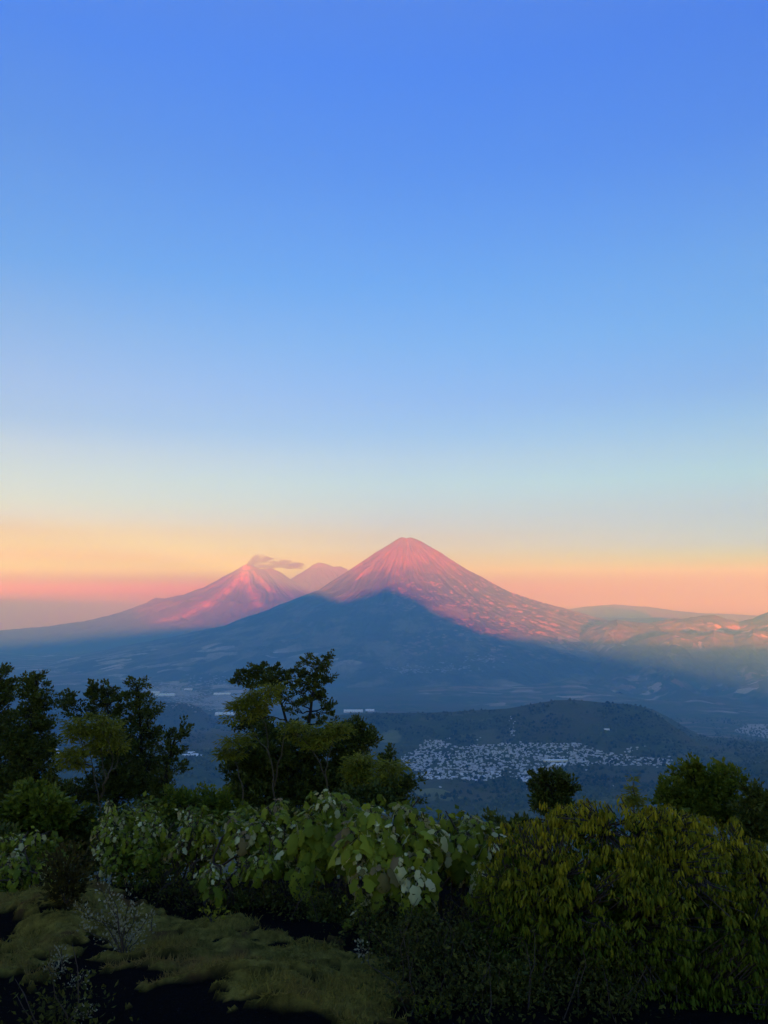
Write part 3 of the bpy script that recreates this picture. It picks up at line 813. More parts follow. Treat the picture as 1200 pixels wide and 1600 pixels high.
# ------------------------------------------------------------------ leaves, stems
def unit(v):
    return v / np.maximum(np.linalg.norm(v, axis=-1, keepdims=True), 1e-9)
DIAMOND = (np.array([(0, 0, 0), (.5, .45, -.12), (0, 1, -.05), (-.5, .45, -.12)], float), np.array([(0, 1, 2), (0, 2, 3)]))
BLADE = (np.array([(-.5, 0, 0), (.5, 0, 0), (0, 1, -.1)], float), np.array([(0, 1, 2)]))
def strip_leaf(widths, curl, fold):
    """a blade of two rows of quads along a curling midrib: (x side, y tip, z up)"""
    n = len(widths); V = []
    for i, w in enumerate(widths):
        t = i / (n - 1)
        y = math.sin(curl * t) / max(curl, 1e-3); z = -(1 - math.cos(curl * t)) / max(curl, 1e-3)
        V += [(-w, y, z - abs(w) * fold), (0, y, z), (w, y, z - abs(w) * fold)]
    F = []
    for i in range(n - 1):
        a = i * 3
        F += [(a, a + 1, a + 4, a + 3), (a + 1, a + 2, a + 5, a + 4)]
    return np.array(V, float), np.array(F)
DROOP = strip_leaf([.02, .13, .16, .10, .01], 1.0, .35)
def frames(dirs, nrms):
    d = unit(dirs); s = unit(np.cross(d, nrms)); n = np.cross(s, d)
    return s, d, n
def leaf_cloud(tpl, pos, dirs, nrms, length, width):
    V, F = tpl
    s, d, n = frames(dirs, nrms)
    L = np.broadcast_to(np.asarray(length, float), (len(pos),))[:, None, None]; W = np.broadcast_to(np.asarray(width, float), (len(pos),))[:, None, None]
    P = pos[:, None, :] + s[:, None, :] * V[None, :, 0:1] * W + d[:, None, :] * V[None, :, 1:2] * L + n[:, None, :] * V[None, :, 2:3] * L
    k = len(V)
    return P.reshape(-1, 3), (F[None] + (np.arange(len(pos)) * k)[:, None, None]).reshape(-1, F.shape[1]), k
class Tubes:
    def __init__(self): self.V, self.F, self.n = [], [], 0
    def add(self, pts, radii, sides=5):
        P = np.array([tuple(p) for p in pts], float); R = np.asarray(radii, float)
        t = unit(np.gradient(P, axis=0))
        ref = np.array([0, 1, 0.3]) if abs(t[0, 2]) > .5 else np.array([0, 0, 1.0])
        a = unit(np.cross(t, ref)); b = np.cross(t, a)
        th = np.linspace(0, 2 * np.pi, sides, endpoint=False)
        V = P[:, None] + (a[:, None] * np.cos(th)[None, :, None] + b[:, None] * np.sin(th)[None, :, None]) * R[:, None, None]
        k = len(P); i, j = np.meshgrid(np.arange(k - 1), np.arange(sides), indexing='ij'); j2 = (j + 1) % sides
        F = np.stack([i * sides + j, i * sides + j2, (i + 1) * sides + j2, (i + 1) * sides + j], -1).reshape(-1, 4) + self.n
        self.V.append(V.reshape(-1, 3)); self.F.append(F); self.n += k * sides
    def obj(self, name, mat, parent, origin):
        V = np.concatenate(self.V) - np.array(tuple(origin))
        return link(name, mesh_np(name, V, np.concatenate(self.F), [mat]), parent)
def bend(a, b, k, amt, r):
    """a crooked path from a to b"""
    a, b = np.array(tuple(a), float), np.array(tuple(b), float)
    t = np.linspace(0, 1, k)[:, None]
    P = a + (b - a) * t
    w = r.normal(0, 1, (k, 3)) * np.linalg.norm(b - a) * amt
    w[0] = w[-1] = 0
    return P + w
def leaf_mat(name, dark, light, back=None, rough=0.65, transl=0.25, gold=None, veins=False):
    M = Mat(name, rough, 0.08)
    f = M.attr('tint')
    if veins: f = M.rnd()
    c = M.mix(f, dark, light)
    c = M.mix(M.math('MULTIPLY', M.noise(40 if veins else 9, 3), 0.5), c, M.mix(0.5, dark, light))
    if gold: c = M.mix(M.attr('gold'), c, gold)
    if back:
        c = M.mix(M.geo.outputs['Backfacing'], c, back)
    M.color(c)
    tr_ = M.n.new('ShaderNodeBsdfTranslucent'); M.l.new(c, tr_.inputs['Color'])
    mx = M.n.new('ShaderNodeMixShader'); mx.inputs[0].default_value = transl
    out = M.n['Material Output']
    M.l.new(M.b.outputs[0], mx.inputs[1]); M.l.new(tr_.outputs[0], mx.inputs[2]); M.l.new(mx.outputs[0], out.inputs['Surface'])
    return M.m
M_DARKLEAF = leaf_mat('evergreen_leaf', (0.026, 0.038, 0.006), (0.135, 0.138, 0.018), rough=.45, transl=.12)
M_MIDLEAF = leaf_mat('bush_leaf', (0.052, 0.078, 0.006), (0.21, 0.22, 0.016), rough=.5)
M_OLIVE = leaf_mat('olive_leaf', (0.095, 0.10, 0.007), (0.30, 0.27, 0.016), rough=.55, transl=.3)
M_BROWNLEAF = leaf_mat('dry_leaf', (0.016, 0.013, 0.003), (0.080, 0.062, 0.012), rough=.8)
M_GREYLEAF = leaf_mat('grey_leaf', (0.16, 0.14, 0.07), (0.34, 0.30, 0.16), rough=.8)
M_BARK = flat_mat('dark_bark', (0.028, 0.024, 0.018), 0.95)
M_PALEBARK = flat_mat('pale_bark', (0.095, 0.072, 0.042), 0.9)
M_STEM = flat_mat('brown_stem', (0.070, 0.050, 0.034), 0.9)

def thing(name, label, cat, loc, group=None):
    o = bpy.data.objects.new(name, None); COL.objects.link(o)
    o.location = loc; o.empty_display_size = .2
    return tag(o, label, cat, group)

def tree(name, label, d, trunk, clumps, leaf=M_DARKLEAF, bark=M_BARK, trunk_r=0.07, leaf_len=0.085, per=52, density=1.0, flat=0.6, feather=False, group=None, seed=1, cat='tree', limbs=(), subr=0.2, base_drop=None):
    r = np.random.default_rng(seed * 101 + 7)
    m = d / FPX                                                # metres per photo pixel
    P = [np.array(tuple(pt(px, py, d))) for px, py in trunk]
    foot = np.array([P[0][0], d, base_z(np.array(P[0][0]), np.array(float(d))) - .1])
    P = [foot] + P
    root = thing(name, label, cat, foot, group)
    T = Tubes()
    def path(points, r0, r1, k=4):
        Q = [points[0]]
        for a, b in zip(points[:-1], points[1:]): Q += list(bend(a, b, k, .035, r)[1:])
        T.add(Q, np.linspace(r0, r1, len(Q)), 6)
        return np.array(Q)
    skel = [path(P, trunk_r, trunk_r * .3)]
    for pts_, r0 in limbs:
        skel.append(path([np.array(tuple(pt(px, py, d + r.normal(0, .2)))) for px, py in pts_], r0, r0 * .4))
    nodes = np.concatenate(skel)
    pos, dr, nr, ln, tint = [], [], [], [], []
    for cl in clumps:
        px, py, rx, ry = cl[:4]
        if feather: px, py, ry = px + r.normal(0, 3), py + r.normal(0, 5), ry * 1.5
        else: rx *= .82
        c = np.array(tuple(pt(px, py, d + r.normal(0, .25) * rx * m * 2)))
        ax = np.array([rx * m, max(rx, ry) * m * .85, ry * m])
        k = max(3, int(density * (1.15 if feather else 1.8) * (rx * ry) / 26.0))
        # limb to the clump
        below = nodes[nodes[:, 2] < c[2] + .05]
        q = below if len(below) else nodes
        a = q[np.argmin(np.linalg.norm((q - c) * (1, 1, .6), axis=1))]
        lim = bend(a, c, 5, .06, r); T.add(lim, np.linspace(trunk_r * .32, trunk_r * .12, 5), 5)
        for _ in range(k):
            v = unit(r.normal(0, 1, 3)); rr = r.uniform(.3, 1.0) ** .6 * (r.uniform(1.05, 1.25) if r.random() < .18 else 1)
            s = c + v * ax * rr
            T.add(bend(lim[r.integers(2, 5)], s, 3, .08, r), [trunk_r * .12, trunk_r * .08, .004], 3)
            sr = subr * r.uniform(.45, .95) * (1.15 if feather else 1)
            if feather:
                # a spray of fine leaflets arching out and down from the twig end
                n = int(per * r.uniform(.7, 1.2))
                az = r.uniform(0, 2 * np.pi, n); el = r.uniform(-.35, .9, n)
                dd = np.stack([np.cos(az) * np.cos(el), np.sin(az) * np.cos(el), np.sin(el)], -1)
                q_ = s + dd * r.uniform(.15, 1.25, (n, 1)) * sr * (1, 1, .6)
                pos.append(q_); dr.append(dd + (0, 0, -.45)); nr.append(np.tile((0., 0., 1.), (n, 1)) + r.normal(0, .4, (n, 3)))
            else:
                n = int(per * r.uniform(.6, 1.3))
                o_ = unit(r.normal(0, 1, (n, 3))) * (1, 1, flat) * sr * r.uniform(.3, 1, (n, 1))
                tipd = unit(v * (1, 1, .4) + (0, 0, .55) + r.normal(0, .35, 3))          # each twig reaches on, leafy to its end
                o_ = o_ * .75 + tipd * sr * r.uniform(-.4, 1.5, (n, 1))
                pos.append(s + o_); dr.append(unit(o_) + r.normal(0, .6, (n, 3)) + (0, 0, .25)); nr.append(r.normal(0, .7, (n, 3)) + (0, 0, .9))
            ln.append(leaf_len * r.uniform(.6, 1.35, n)); tint.append(np.clip(r.normal(r.uniform(.2, .7), .22, n), 0, 1))
    pos, dr, nr, ln, tint = map(np.concatenate, (pos, dr, nr, ln, tint))
    V, F, kk = leaf_cloud(DIAMOND, pos, dr, nr, ln, ln * (.30 if feather else .62))
    T.obj('trunk', bark, root, foot)
    cr = link('crown', mesh_np('crown', V - foot, F, [leaf], smooth=False, attrs={'tint': np.repeat(tint, kk)}), root)
    return root
# ------------------------------------------------------------------ trees on the slope below the bank
tree('evergreen_tree', 'dark evergreen cut by the edge of the view', 21, [(-8, 1240), (-5, 1120), (0, 1060)],
     [(2, 1058, 14, 12), (-2, 1078, 22, 16), (-10, 1100, 26, 18), (14, 1092, 8, 7), (-8, 1130, 30, 22), (-15, 1165, 34, 26), (0, 1200, 40, 28), (-10, 1240, 48, 30), (-60, 1150, 40, 60)], seed=1)
tree('evergreen_tree', 'tall pointed dark evergreen with a brownish flank', 20, [(48, 1260), (50, 1150), (56, 1058)],
     [(57, 1057, 8, 8), (54, 1070, 15, 10), (66, 1082, 9, 9), (48, 1090, 22, 14), (44, 1110, 28, 14), (80, 1098, 9, 8), (46, 1132, 34, 18), (56, 1158, 36, 20), (46, 1185, 40, 20), (58, 1212, 36, 22), (30, 1235, 46, 24), (78, 1240, 30, 18), (24, 1160, 20, 24)], seed=2)
tree('evergreen_tree', 'dark evergreen with one round clump held out sideways', 22, [(182, 1270), (180, 1190), (170, 1120), (165, 1078)],
     [(108, 1093, 16, 11), (118, 1108, 15, 10), (126, 1120, 9, 9), (148, 1080, 14, 10), (168, 1078, 16, 12), (158, 1096, 22, 12), (182, 1092, 9, 12), (165, 1115, 24, 13), (185, 1145, 22, 18), (178, 1180, 32, 22), (190, 1215, 34, 26), (150, 1230, 36, 20), (186, 1246, 40, 18), (128, 1244, 30, 16)], seed=3,
     limbs=[([(176, 1160), (150, 1135), (118, 1102)], .03)])
tree('evergreen_tree', 'narrow stepped evergreen beside the round clumped one', 22.5, [(225, 1270), (222, 1180), (215, 1075)],
     [(213, 1068, 10, 8), (212, 1080, 16, 11), (207, 1098, 15, 11), (222, 1094, 9, 8), (216, 1118, 18, 13), (236, 1110, 11, 13), (228, 1138, 22, 15), (240, 1156, 12, 12), (218, 1165, 25, 17), (232, 1192, 26, 18), (214, 1222, 36, 24), (240, 1228, 24, 18)], seed=4)
tree('evergreen_tree', 'small crooked evergreen standing last before the valley gap', 21, [(256, 1270), (260, 1200), (274, 1150)],
     [(289, 1143, 6, 7), (282, 1154, 10, 8), (262, 1152, 9, 8), (272, 1167, 14, 10), (264, 1184, 11, 13), (272, 1202, 13, 10), (256, 1222, 18, 16), (244, 1246, 26, 16)], seed=5)
tree('feathery_tree', 'feathery olive tree with pale forked stems among dark evergreens', 18, [(157, 1262), (150, 1225), (141, 1180)],
     [(128, 1138, 18, 9), (152, 1131, 20, 8), (176, 1136, 17, 9), (116, 1152, 16, 9), (142, 1150, 24, 9), (168, 1154, 22, 9), (186, 1168, 12, 10), (126, 1168, 22, 9), (152, 1172, 22, 10), (112, 1185, 13, 8), (124, 1200, 13, 8)],
     leaf=M_OLIVE, bark=M_PALEBARK, trunk_r=.026, leaf_len=.11, per=50, density=1.0, feather=True, seed=6, subr=.24,
     limbs=[([(158, 1245), (168, 1215), (176, 1190), (170, 1160)], .028), ([(166, 1222), (160, 1190), (158, 1160)], .018), ([(168, 1212), (184, 1190), (188, 1168)], .015)])
tree('tall_tree', 'tall dark tree with layered flat clumps standing clear against the blue slope', 22, [(486, 1240), (484, 1150), (487, 1095), (494, 1045)],
     [(506, 1030, 10, 7), (480, 1038, 8, 7), (502, 1044, 14, 8), (466, 1050, 12, 7), (488, 1056, 15, 8), (512, 1058, 9, 7), (470, 1066, 17, 8), (498, 1070, 17, 8), (462, 1082, 12, 6), (488, 1086, 18, 7), (508, 1088, 9, 5), (470, 1100, 12, 5), (506, 1106, 13, 5), (462, 1112, 10, 5), (512, 1114, 8, 4), (480, 1122, 12, 4), (502, 1127, 12, 4)],
     seed=7, per=40, density=1.5, subr=.16, flat=.5, trunk_r=.075)
tree('spreading_tree', 'dark flat crowned tree leaning away from the tall layered one', 22.6, [(462, 1240), (456, 1170), (440, 1100), (418, 1060)],
     [(378, 1062, 13, 8), (394, 1055, 14, 9), (412, 1049, 16, 8), (432, 1050, 12, 7), (422, 1061, 20, 8), (440, 1062, 9, 8), (400, 1068, 18, 7), (436, 1076, 12, 9), (448, 1092, 11, 8), (390, 1128, 22, 11), (374, 1138, 10, 7), (412, 1120, 16, 10)],
     seed=8, density=1.4, subr=.17, flat=.5)
tree('round_tree', 'broad dark tree filling the thicket under the tall layered one', 21, [(452, 1280), (450, 1220), (455, 1160)],
     [(418, 1150, 26, 14), (455, 1152, 24, 14), (492, 1165, 26, 15), (392, 1176, 26, 16), (432, 1182, 32, 18), (474, 1190, 32, 18), (378, 1204, 24, 18), (410, 1216, 32, 20), (448, 1222, 36, 22), (492, 1220, 34, 20), (520, 1200, 20, 16), (385, 1235, 28, 18), (530, 1235, 30, 18), (410, 1250, 36, 18), (460, 1254, 40, 18), (510, 1252, 36, 16)], seed=9, density=1.6, leaf_len=.095)
tree('round_tree', 'dark bushy tree bulging toward the white town', 21.5, [(508, 1270), (524, 1210), (546, 1160)],
     [(552, 1134, 13, 9), (570, 1142, 13, 10), (540, 1146, 16, 10), (562, 1156, 20, 11), (578, 1156, 9, 10), (536, 1166, 18, 12), (558, 1174, 18, 10), (540, 1196, 24, 15), (560, 1222, 24, 16), (524, 1140, 8, 7)], seed=10, density=1.7)
OL = dict(leaf=M_OLIVE, bark=M_PALEBARK, trunk_r=.022, leaf_len=.10, per=58, density=1.4, feather=True, subr=.24)
tree('feathery_tree', 'feathery yellow green tree in front of the flat crowned dark one', 17.5, [(430, 1250), (424, 1190), (416, 1140), (404, 1105)],
     [(402, 1088, 16, 6), (420, 1084, 14, 5), (384, 1096, 14, 7), (405, 1100, 20, 6), (428, 1094, 12, 5), (374, 1108, 10, 7), (390, 1112, 14, 6), (366, 1120, 6, 5)], seed=11,
     limbs=[([(428, 1230), (440, 1180), (446, 1140)], .018), ([(422, 1180), (400, 1150), (386, 1115)], .014)], **OL)
tree('feathery_tree', 'thin feathery olive tree with arching pale branches in the thicket', 17, [(512, 1245), (508, 1205), (516, 1175), (522, 1145)],
     [(522, 1136, 12, 7), (505, 1146, 16, 6), (490, 1152, 15, 6), (478, 1160, 12, 5), (500, 1160, 14, 5), (462, 1140, 12, 6), (450, 1134, 10, 5), (532, 1150, 8, 6)], seed=12,
     limbs=[([(508, 1215), (496, 1185), (478, 1165)], .015), ([(500, 1190), (478, 1160), (460, 1145)], .011)], **OL)
tree('feathery_shrub', 'low feathery olive shrub near the valley gap', 17.5, [(380, 1235), (372, 1200), (364, 1180)],
     [(368, 1162, 14, 6), (352, 1170, 10, 5), (382, 1156, 10, 5), (346, 1180, 6, 4), (372, 1178, 12, 5)], seed=13, cat='shrub', **OL)
tree('feathery_shrub', 'bright olive shrub right under the bulging dark tree', 16, [(562, 1250), (560, 1220)],
     [(558, 1182, 10, 7), (570, 1190, 11, 7), (552, 1194, 11, 7), (566, 1204, 13, 8), (554, 1212, 12, 8), (574, 1216, 10, 8)], seed=14, cat='shrub', **OL)
tree('feathery_shrub', 'olive shrub at the end of the thicket below the white town', 15.5, [(606, 1265), (606, 1232)],
     [(614, 1202, 10, 6), (600, 1210, 12, 7), (620, 1212, 10, 7), (596, 1222, 12, 8), (612, 1226, 15, 9), (602, 1242, 16, 9)], seed=15, cat='shrub', **OL)
tree('round_shrub', 'dark shrub beneath the last olive one of the thicket', 15, [(622, 1275), (620, 1240)],
     [(634, 1222, 10, 8), (624, 1236, 16, 9), (604, 1250, 22, 11), (630, 1250, 14, 9), (580, 1250, 24, 12), (560, 1246, 20, 12)], seed=16, cat='shrub', leaf_len=.075)
tree('young_conifer', 'small dark spiky conifer before the town', 17, [(606, 1240), (606, 1200), (607, 1172)],
     [(607, 1172, 3, 5), (607, 1180, 7, 4), (600, 1188, 10, 4), (612, 1187, 7, 4), (605, 1197, 13, 5), (594, 1192, 5, 3), (604, 1206, 14, 5)], seed=17, cat='conifer', density=2.2, subr=.10, leaf_len=.07, per=30, trunk_r=.03)
tree('round_tree', 'small round dark tree rising behind the yellow green bush', 14, [(866, 1290), (866, 1245)],
     [(850, 1217, 11, 7), (868, 1215, 9, 6), (884, 1222, 12, 8), (846, 1230, 12, 8), (866, 1232, 18, 10), (888, 1236, 9, 8), (856, 1248, 20, 10), (878, 1250, 16, 10), (850, 1264, 16, 9)], seed=18, leaf_len=.07, density=1.5, subr=.15)
tree('round_tree', 'wide dark domed tree showing over the right shoulder of the bush', 13, [(1100, 1320), (1100, 1260)],
     [(1082, 1200, 11, 7), (1078, 1212, 15, 8), (1066, 1224, 16, 8), (1046, 1236, 15, 7), (1032, 1244, 9, 6), (1092, 1224, 14, 9), (1126, 1210, 14, 7), (1112, 1222, 15, 8), (1140, 1222, 12, 7), (1154, 1226, 6, 5), (1120, 1238, 24, 11), (1084, 1242, 26, 11), (1056, 1252, 24, 10), (1142, 1242, 16, 11), (1100, 1262, 40, 16), (1140, 1275, 30, 18)], seed=19, leaf=M_MIDLEAF, leaf_len=.075, density=1.3, subr=.17)
tree('round_tree', 'dark slim tree next to the wide domed one', 12, [(1182, 1330), (1180, 1270)],
     [(1174, 1238, 7, 6), (1178, 1250, 11, 8), (1190, 1262, 12, 9), (1170, 1266, 12, 8), (1184, 1282, 20, 12), (1200, 1296, 24, 14), (1176, 1304, 24, 14), (1215, 1260, 12, 12)], seed=20, leaf_len=.07, density=1.4, subr=.15)
tree('young_conifer', 'slender pale green conifer tip above the yellow green bush', 9, [(990, 1290), (990, 1250), (990, 1222)],
     [(990, 1224, 3, 6), (990, 1234, 5, 5), (988, 1244, 8, 5), (994, 1252, 9, 5), (985, 1256, 9, 5)], seed=21, cat='conifer', leaf=M_OLIVE, bark=M_PALEBARK, density=3.5, subr=.06, leaf_len=.045, per=26, feather=True, trunk_r=.012)
tree('round_shrub', 'low dark green shrub filling the valley gap', 12, [(312, 1300), (312, 1275)],
     [(300, 1246, 26, 9), (330, 1252, 24, 9), (272, 1256, 24, 9), (350, 1266, 24, 10), (312, 1270, 44, 14), (270, 1280, 30, 12), (360, 1285, 30, 14)], seed=22, cat='shrub', leaf=M_MIDLEAF, leaf_len=.06, per=50, subr=.15)
tree('round_shrub', 'bright leafed low shrub under the tall pointed evergreen', 10.5, [(62, 1310), (62, 1285)],
     [(52, 1240, 16, 8), (38, 1252, 24, 10), (70, 1256, 24, 10), (20, 1266, 24, 11), (52, 1276, 36, 14), (92, 1276, 24, 11), (30, 1296, 36, 13)], seed=23, cat='shrub', leaf=M_MIDLEAF, leaf_len=.075, per=40, subr=.13)
for i, (px, py, d, rx, lab) in enumerate(((120, 1290, 11, 50, 'dark shrub in the shade beneath the feathery olive tree'), (220, 1292, 11.5, 52, 'dark shrub under the narrow stepped evergreen'), (430, 1296, 11.5, 60, 'dark shrub in the shade beneath the tall layered tree'),
                                          (520, 1288, 11, 50, 'dark shrub between the thicket and the large leaved plants'), (700, 1312, 9, 42, 'low dark shrub before the valley town view'), (790, 1300, 8.6, 30, 'low dark shrub at the foot of the small round tree'), (-20, 1330, 9.5, 46, 'dark shrub at the very edge under the cut off evergreen'))):
    low = 14 if px in (700, 790) else 26
    tree('round_shrub', lab, d, [(px, py + 40), (px, py + 10)],
         [(px - rx * .6, py, rx * .4, low * .5), (px + rx * .55, py + 2, rx * .45, low * .5), (px, py - low * .4, rx * .5, low * .5), (px - rx * .3, py + 24, rx * .6, 20), (px + rx * .4, py + 26, rx * .6, 20), (px, py + 50, rx * .9, 22)],
         seed=30 + i, cat='shrub', leaf_len=.07, per=42, subr=.14)

for i, (px, py, d, rx, ry, lab) in enumerate(((655, 1462, 5.9, 46, 24, 'low dark leafy shrub under the huge lobed leaf'), (735, 1500, 5.5, 50, 30, 'low dark leafy shrub at the shaded foot of the yellow green bush'), (800, 1556, 5.0, 56, 26, 'dark shrub lowest at the edge of the black sand'), (520, 1440, 6.4, 44, 20, 'low dark shrub in the shade under the big green shrub'),
                                             (400, 1418, 6.8, 50, 16, 'low dark shrub behind the small yellow green seedling'), (590, 1492, 5.7, 34, 16, 'dark creeping shrub behind the pale seed stalk'))):
    tree('low_shrub', lab, d, [(px, py + ry + 14), (px, py + 6)],
         [(px - rx * .55, py - ry * .1, rx * .45, ry * .7), (px + rx * .5, py, rx * .5, ry * .7), (px, py - ry * .45, rx * .5, ry * .6), (px - rx * .2, py + ry * .6, rx * .7, ry * .6), (px + rx * .5, py + ry * .7, rx * .5, ry * .5)],
         seed=50 + i, cat='shrub', leaf=M_DARKLEAF, leaf_len=.045, per=34, subr=.085, density=.55, trunk_r=.012)
# ------------------------------------------------------------------ large leaved plants along the bank
def lobed_leaf(curl, fold, seed):
    r = np.random.default_rng(seed)
    w = np.array([.05, .33, .25, .40, .24, .17, .01]) * r.uniform(.85, 1.15, 7)
    V, F = strip_leaf(list(w), curl, fold)
    t = np.linspace(-1, 1, len(w))
    V[:, 2] += .04 * np.sin(V[:, 1] * 9) * np.abs(V[:, 0]) * 2
    # heart shaped base and a stalk
    V[0] += (-.12, -.10, 0); V[2] += (.12, -.10, 0)
    n = len(V)
    V = np.concatenate([V, [(-.012, 0, 0), (.012, 0, 0), (.008, -.42, -.10), (-.008, -.42, -.10)]])
    F = np.concatenate([F, [(n, n + 1, n + 2, n + 3)]])
    return V, F
M_BROAD = leaf_mat('broad_leaf', (0.075, 0.105, 0.008), (0.30, 0.31, 0.022), back=(0.50, 0.46, 0.19), rough=.62, transl=.3, veins=True)
M_PALE = leaf_mat('faded_leaf', (0.30, 0.29, 0.09), (0.62, 0.56, 0.25), back=(0.66, 0.58, 0.27), rough=.6, transl=.2, veins=True)
M_YELLOWLEAF = leaf_mat('yellowing_leaf', (0.16, 0.13, 0.03), (0.24, 0.16, 0.07), back=(0.25, 0.20, 0.12), rough=.6, transl=.25, veins=True)
BROAD = []
for k in range(5):
    V, F = lobed_leaf(.45 + .25 * k, .25 + .12 * k, 60 + k)
    BROAD.append({m.name: mesh_np('leaf', V, F, [m], smooth=True) for m in (M_BROAD, M_PALE, M_YELLOWLEAF)})
def place_leaf(parent, origin, pos, d, n, size, mesh):
    d = Vector(d).normalized(); s = d.cross(Vector(n)).normalized(); u = s.cross(d)
    o = bpy.data.objects.new('leaf', mesh); COL.objects.link(o)
    o.parent = parent
    M = Matrix(((s.x, d.x, u.x), (s.y, d.y, u.y), (s.z, d.z, u.z)))
    o.rotation_euler = M.to_euler()
    o.location = Vector(pos) - Vector(origin)
    o.scale = (size, size, size)
    return o
def broad_shrub(label, d, base_px, blobs, n_leaves, size, pale=.25, yellow=.05, seed=1, stems=9, filler=700, fill_len=.07, fill_mat=None):
    r = np.random.default_rng(seed * 31 + 5)
    m = d / FPX
    bx = (base_px - 600) / FPX * d
    foot = np.array([bx, d, ground_z(bx, d) - .03])
    root = thing('large_leaved_shrub', label, 'shrub', foot, None)
    B = [(np.array(tuple(pt(px, py, d + dz))), np.array([rx * m, rx * m * .75, ry * m])) for px, py, rx, ry, dz in blobs]
    area = np.array([b[2] * b[3] for b in blobs], float); area /= area.sum()
    T = [Tubes() for _ in range(stems)]
    S = []
    for k in range(stems):
        c, ax = B[r.choice(len(B), p=area)]
        top = c + r.uniform(-.7, .7, 3) * ax + (0, 0, ax[2] * .3)
        f = foot + (r.uniform(-.35, .35), r.uniform(-.2, .2), 0)
        P = bend(f, top, 6, .05, r); P[1:-1, 2] += .05
        T[k].add(P, np.linspace(.014, .006, 6), 5); S.append(P)
    nodes = np.concatenate([P[2:] for P in S]); owner = np.repeat(np.arange(stems), 4)
    size = size * (.90 if size > .138 else .72)
    whorls = max(8, int(n_leaves * 2.1 / 8))
    for _ in range(whorls):
        c, ax = B[r.choice(len(B), p=area)]
        v = unit(r.normal(0, 1, 3) + (0, -.5, .45))
        tipp = c + v * ax * (r.uniform(.35, 1.0) ** .7) * (r.uniform(1.1, 1.45) if r.random() < .18 else 1)
        j = np.argmin(np.linalg.norm(nodes - tipp + (0, 0, .12), axis=1))
        P = bend(nodes[j], tipp, 5, .05, r); P[1:-1, 2] -= .02
        T[owner[j]].add(P, [.007, .006, .005, .004, .003], 4)
        high = float(np.clip((tipp[2] - c[2]) / ax[2], -1, 1))
        n = r.integers(6, 11); az0 = r.uniform(0, 2 * np.pi)
        faded = r.random() < pale * (.85 if high > .2 else .25)
        yel = r.random() < yellow
        for q in range(n):
            az = az0 + q * 2.4 + r.normal(0, .3)
            out = np.array((math.cos(az), math.sin(az), 0.0))
            lev = q / n                                          # upper leaves of a whorl are small and raised, lower ones big and hanging
            stem_at = tipp + (P[-2] - tipp) * lev * 1.6
            pet = size * r.uniform(.35, .75) * (.5 + .8 * lev)
            p = stem_at + out * pet + (0, 0, size * (.35 * (1 - lev) - .15))
            tip = unit(out * r.uniform(.25, .9) + (r.normal(0, .25), r.normal(0, .25), .5 - r.uniform(.7, 1.1) * (.45 + 1.2 * lev)))
            nrm = unit(out * (.35 + .6 * lev) + (r.normal(0, .35), r.normal(0, .35) - .1, .8))
            mat = M_PALE if (faded and r.random() < .75) or r.random() < pale * .12 else M_YELLOWLEAF if (yel and r.random() < .5) else M_BROAD
            sz = size * (.45 + .75 * lev) * r.uniform(.7, 1.3) * (.72 if mat is M_PALE else 1)
            place_leaf(root, foot, p, tip, nrm, sz, BROAD[r.integers(5)][mat.name])
            if sz > size * .8: T[owner[j]].add([stem_at, (stem_at + p) / 2 + (0, 0, .01), p - tip * sz * .3], [.0035, .003, .0025], 3)
    for t in T: t.obj('stem', M_STEM, root, foot)
    if filler:
        c = np.array([B[i][0] for i in r.choice(len(B), filler, p=area)]); ax = np.array([B[i][1] for i in r.choice(len(B), filler, p=area)])
        v = unit(r.normal(0, 1, (filler, 3))) * r.uniform(.2, .95, (filler, 1))
        p = c + v * ax + (0, .08, -.06)
        ln = fill_len * r.uniform(.5, 1.4, filler)
        V, F, k = leaf_cloud(DIAMOND, p, r.normal(0, 1, (filler, 3)) + (0, 0, -.3), r.normal(0, .6, (filler, 3)) + (0, -.3, .8), ln, ln * .7)
        tag(link('small_leaves', mesh_np('small_leaves', V - foot, F, [fill_mat or M_MIDLEAF], smooth=False, attrs={'tint': np.repeat(r.random(filler), k)}), root), kind='stuff')
    return root
broad_shrub('large leaved shrub lowest at the shady edge of the bank', 7.6, 40, [(20, 1318, 34, 22, .2), (70, 1322, 30, 22, .1), (38, 1352, 42, 26, 0), (88, 1350, 24, 20, -.1), (10, 1375, 30, 22, -.1)], 150, .115, .10, .02, seed=1)
broad_shrub('large leaved shrub with a pinkish white tuft on top', 7.8, 205, [(185, 1272, 36, 16, .2), (240, 1258, 34, 14, .2), (215, 1284, 54, 22, 0), (170, 1306, 36, 24, -.1), (245, 1310, 48, 26, -.1), (195, 1340, 46, 28, -.2), (262, 1345, 36, 24, -.1)], 280, .115, .34, .02, seed=2)
broad_shrub('grey green shrub packed between two large leaved ones', 7.5, 305, [(300, 1272, 26, 14, .2), (318, 1292, 30, 20, 0), (290, 1318, 32, 24, 0), (330, 1330, 30, 26, 0)], 150, .105, .30, .02, seed=3)
broad_shrub('large leaved shrub whose bright green leaves hang low on its near side', 7.0, 385, [(358, 1275, 22, 14, .1), (400, 1272, 34, 16, .1), (430, 1262, 20, 12, .15), (372, 1300, 34, 22, 0), (420, 1302, 34, 24, 0), (405, 1345, 34, 22, -.2), (325, 1372, 24, 24, -.3), (430, 1345, 22, 24, -.1)], 240, .135, .30, .03, seed=4)
broad_shrub('big green shrub with rounded leaves at the middle of the bank', 6.9, 505, [(500, 1248, 22, 14, .1), (528, 1256, 30, 18, .1), (492, 1276, 34, 22, 0), (532, 1288, 34, 26, 0), (484, 1312, 30, 26, 0), (468, 1352, 26, 26, -.1), (520, 1335, 32, 26, 0)], 230, .165, .22, .02, seed=5)
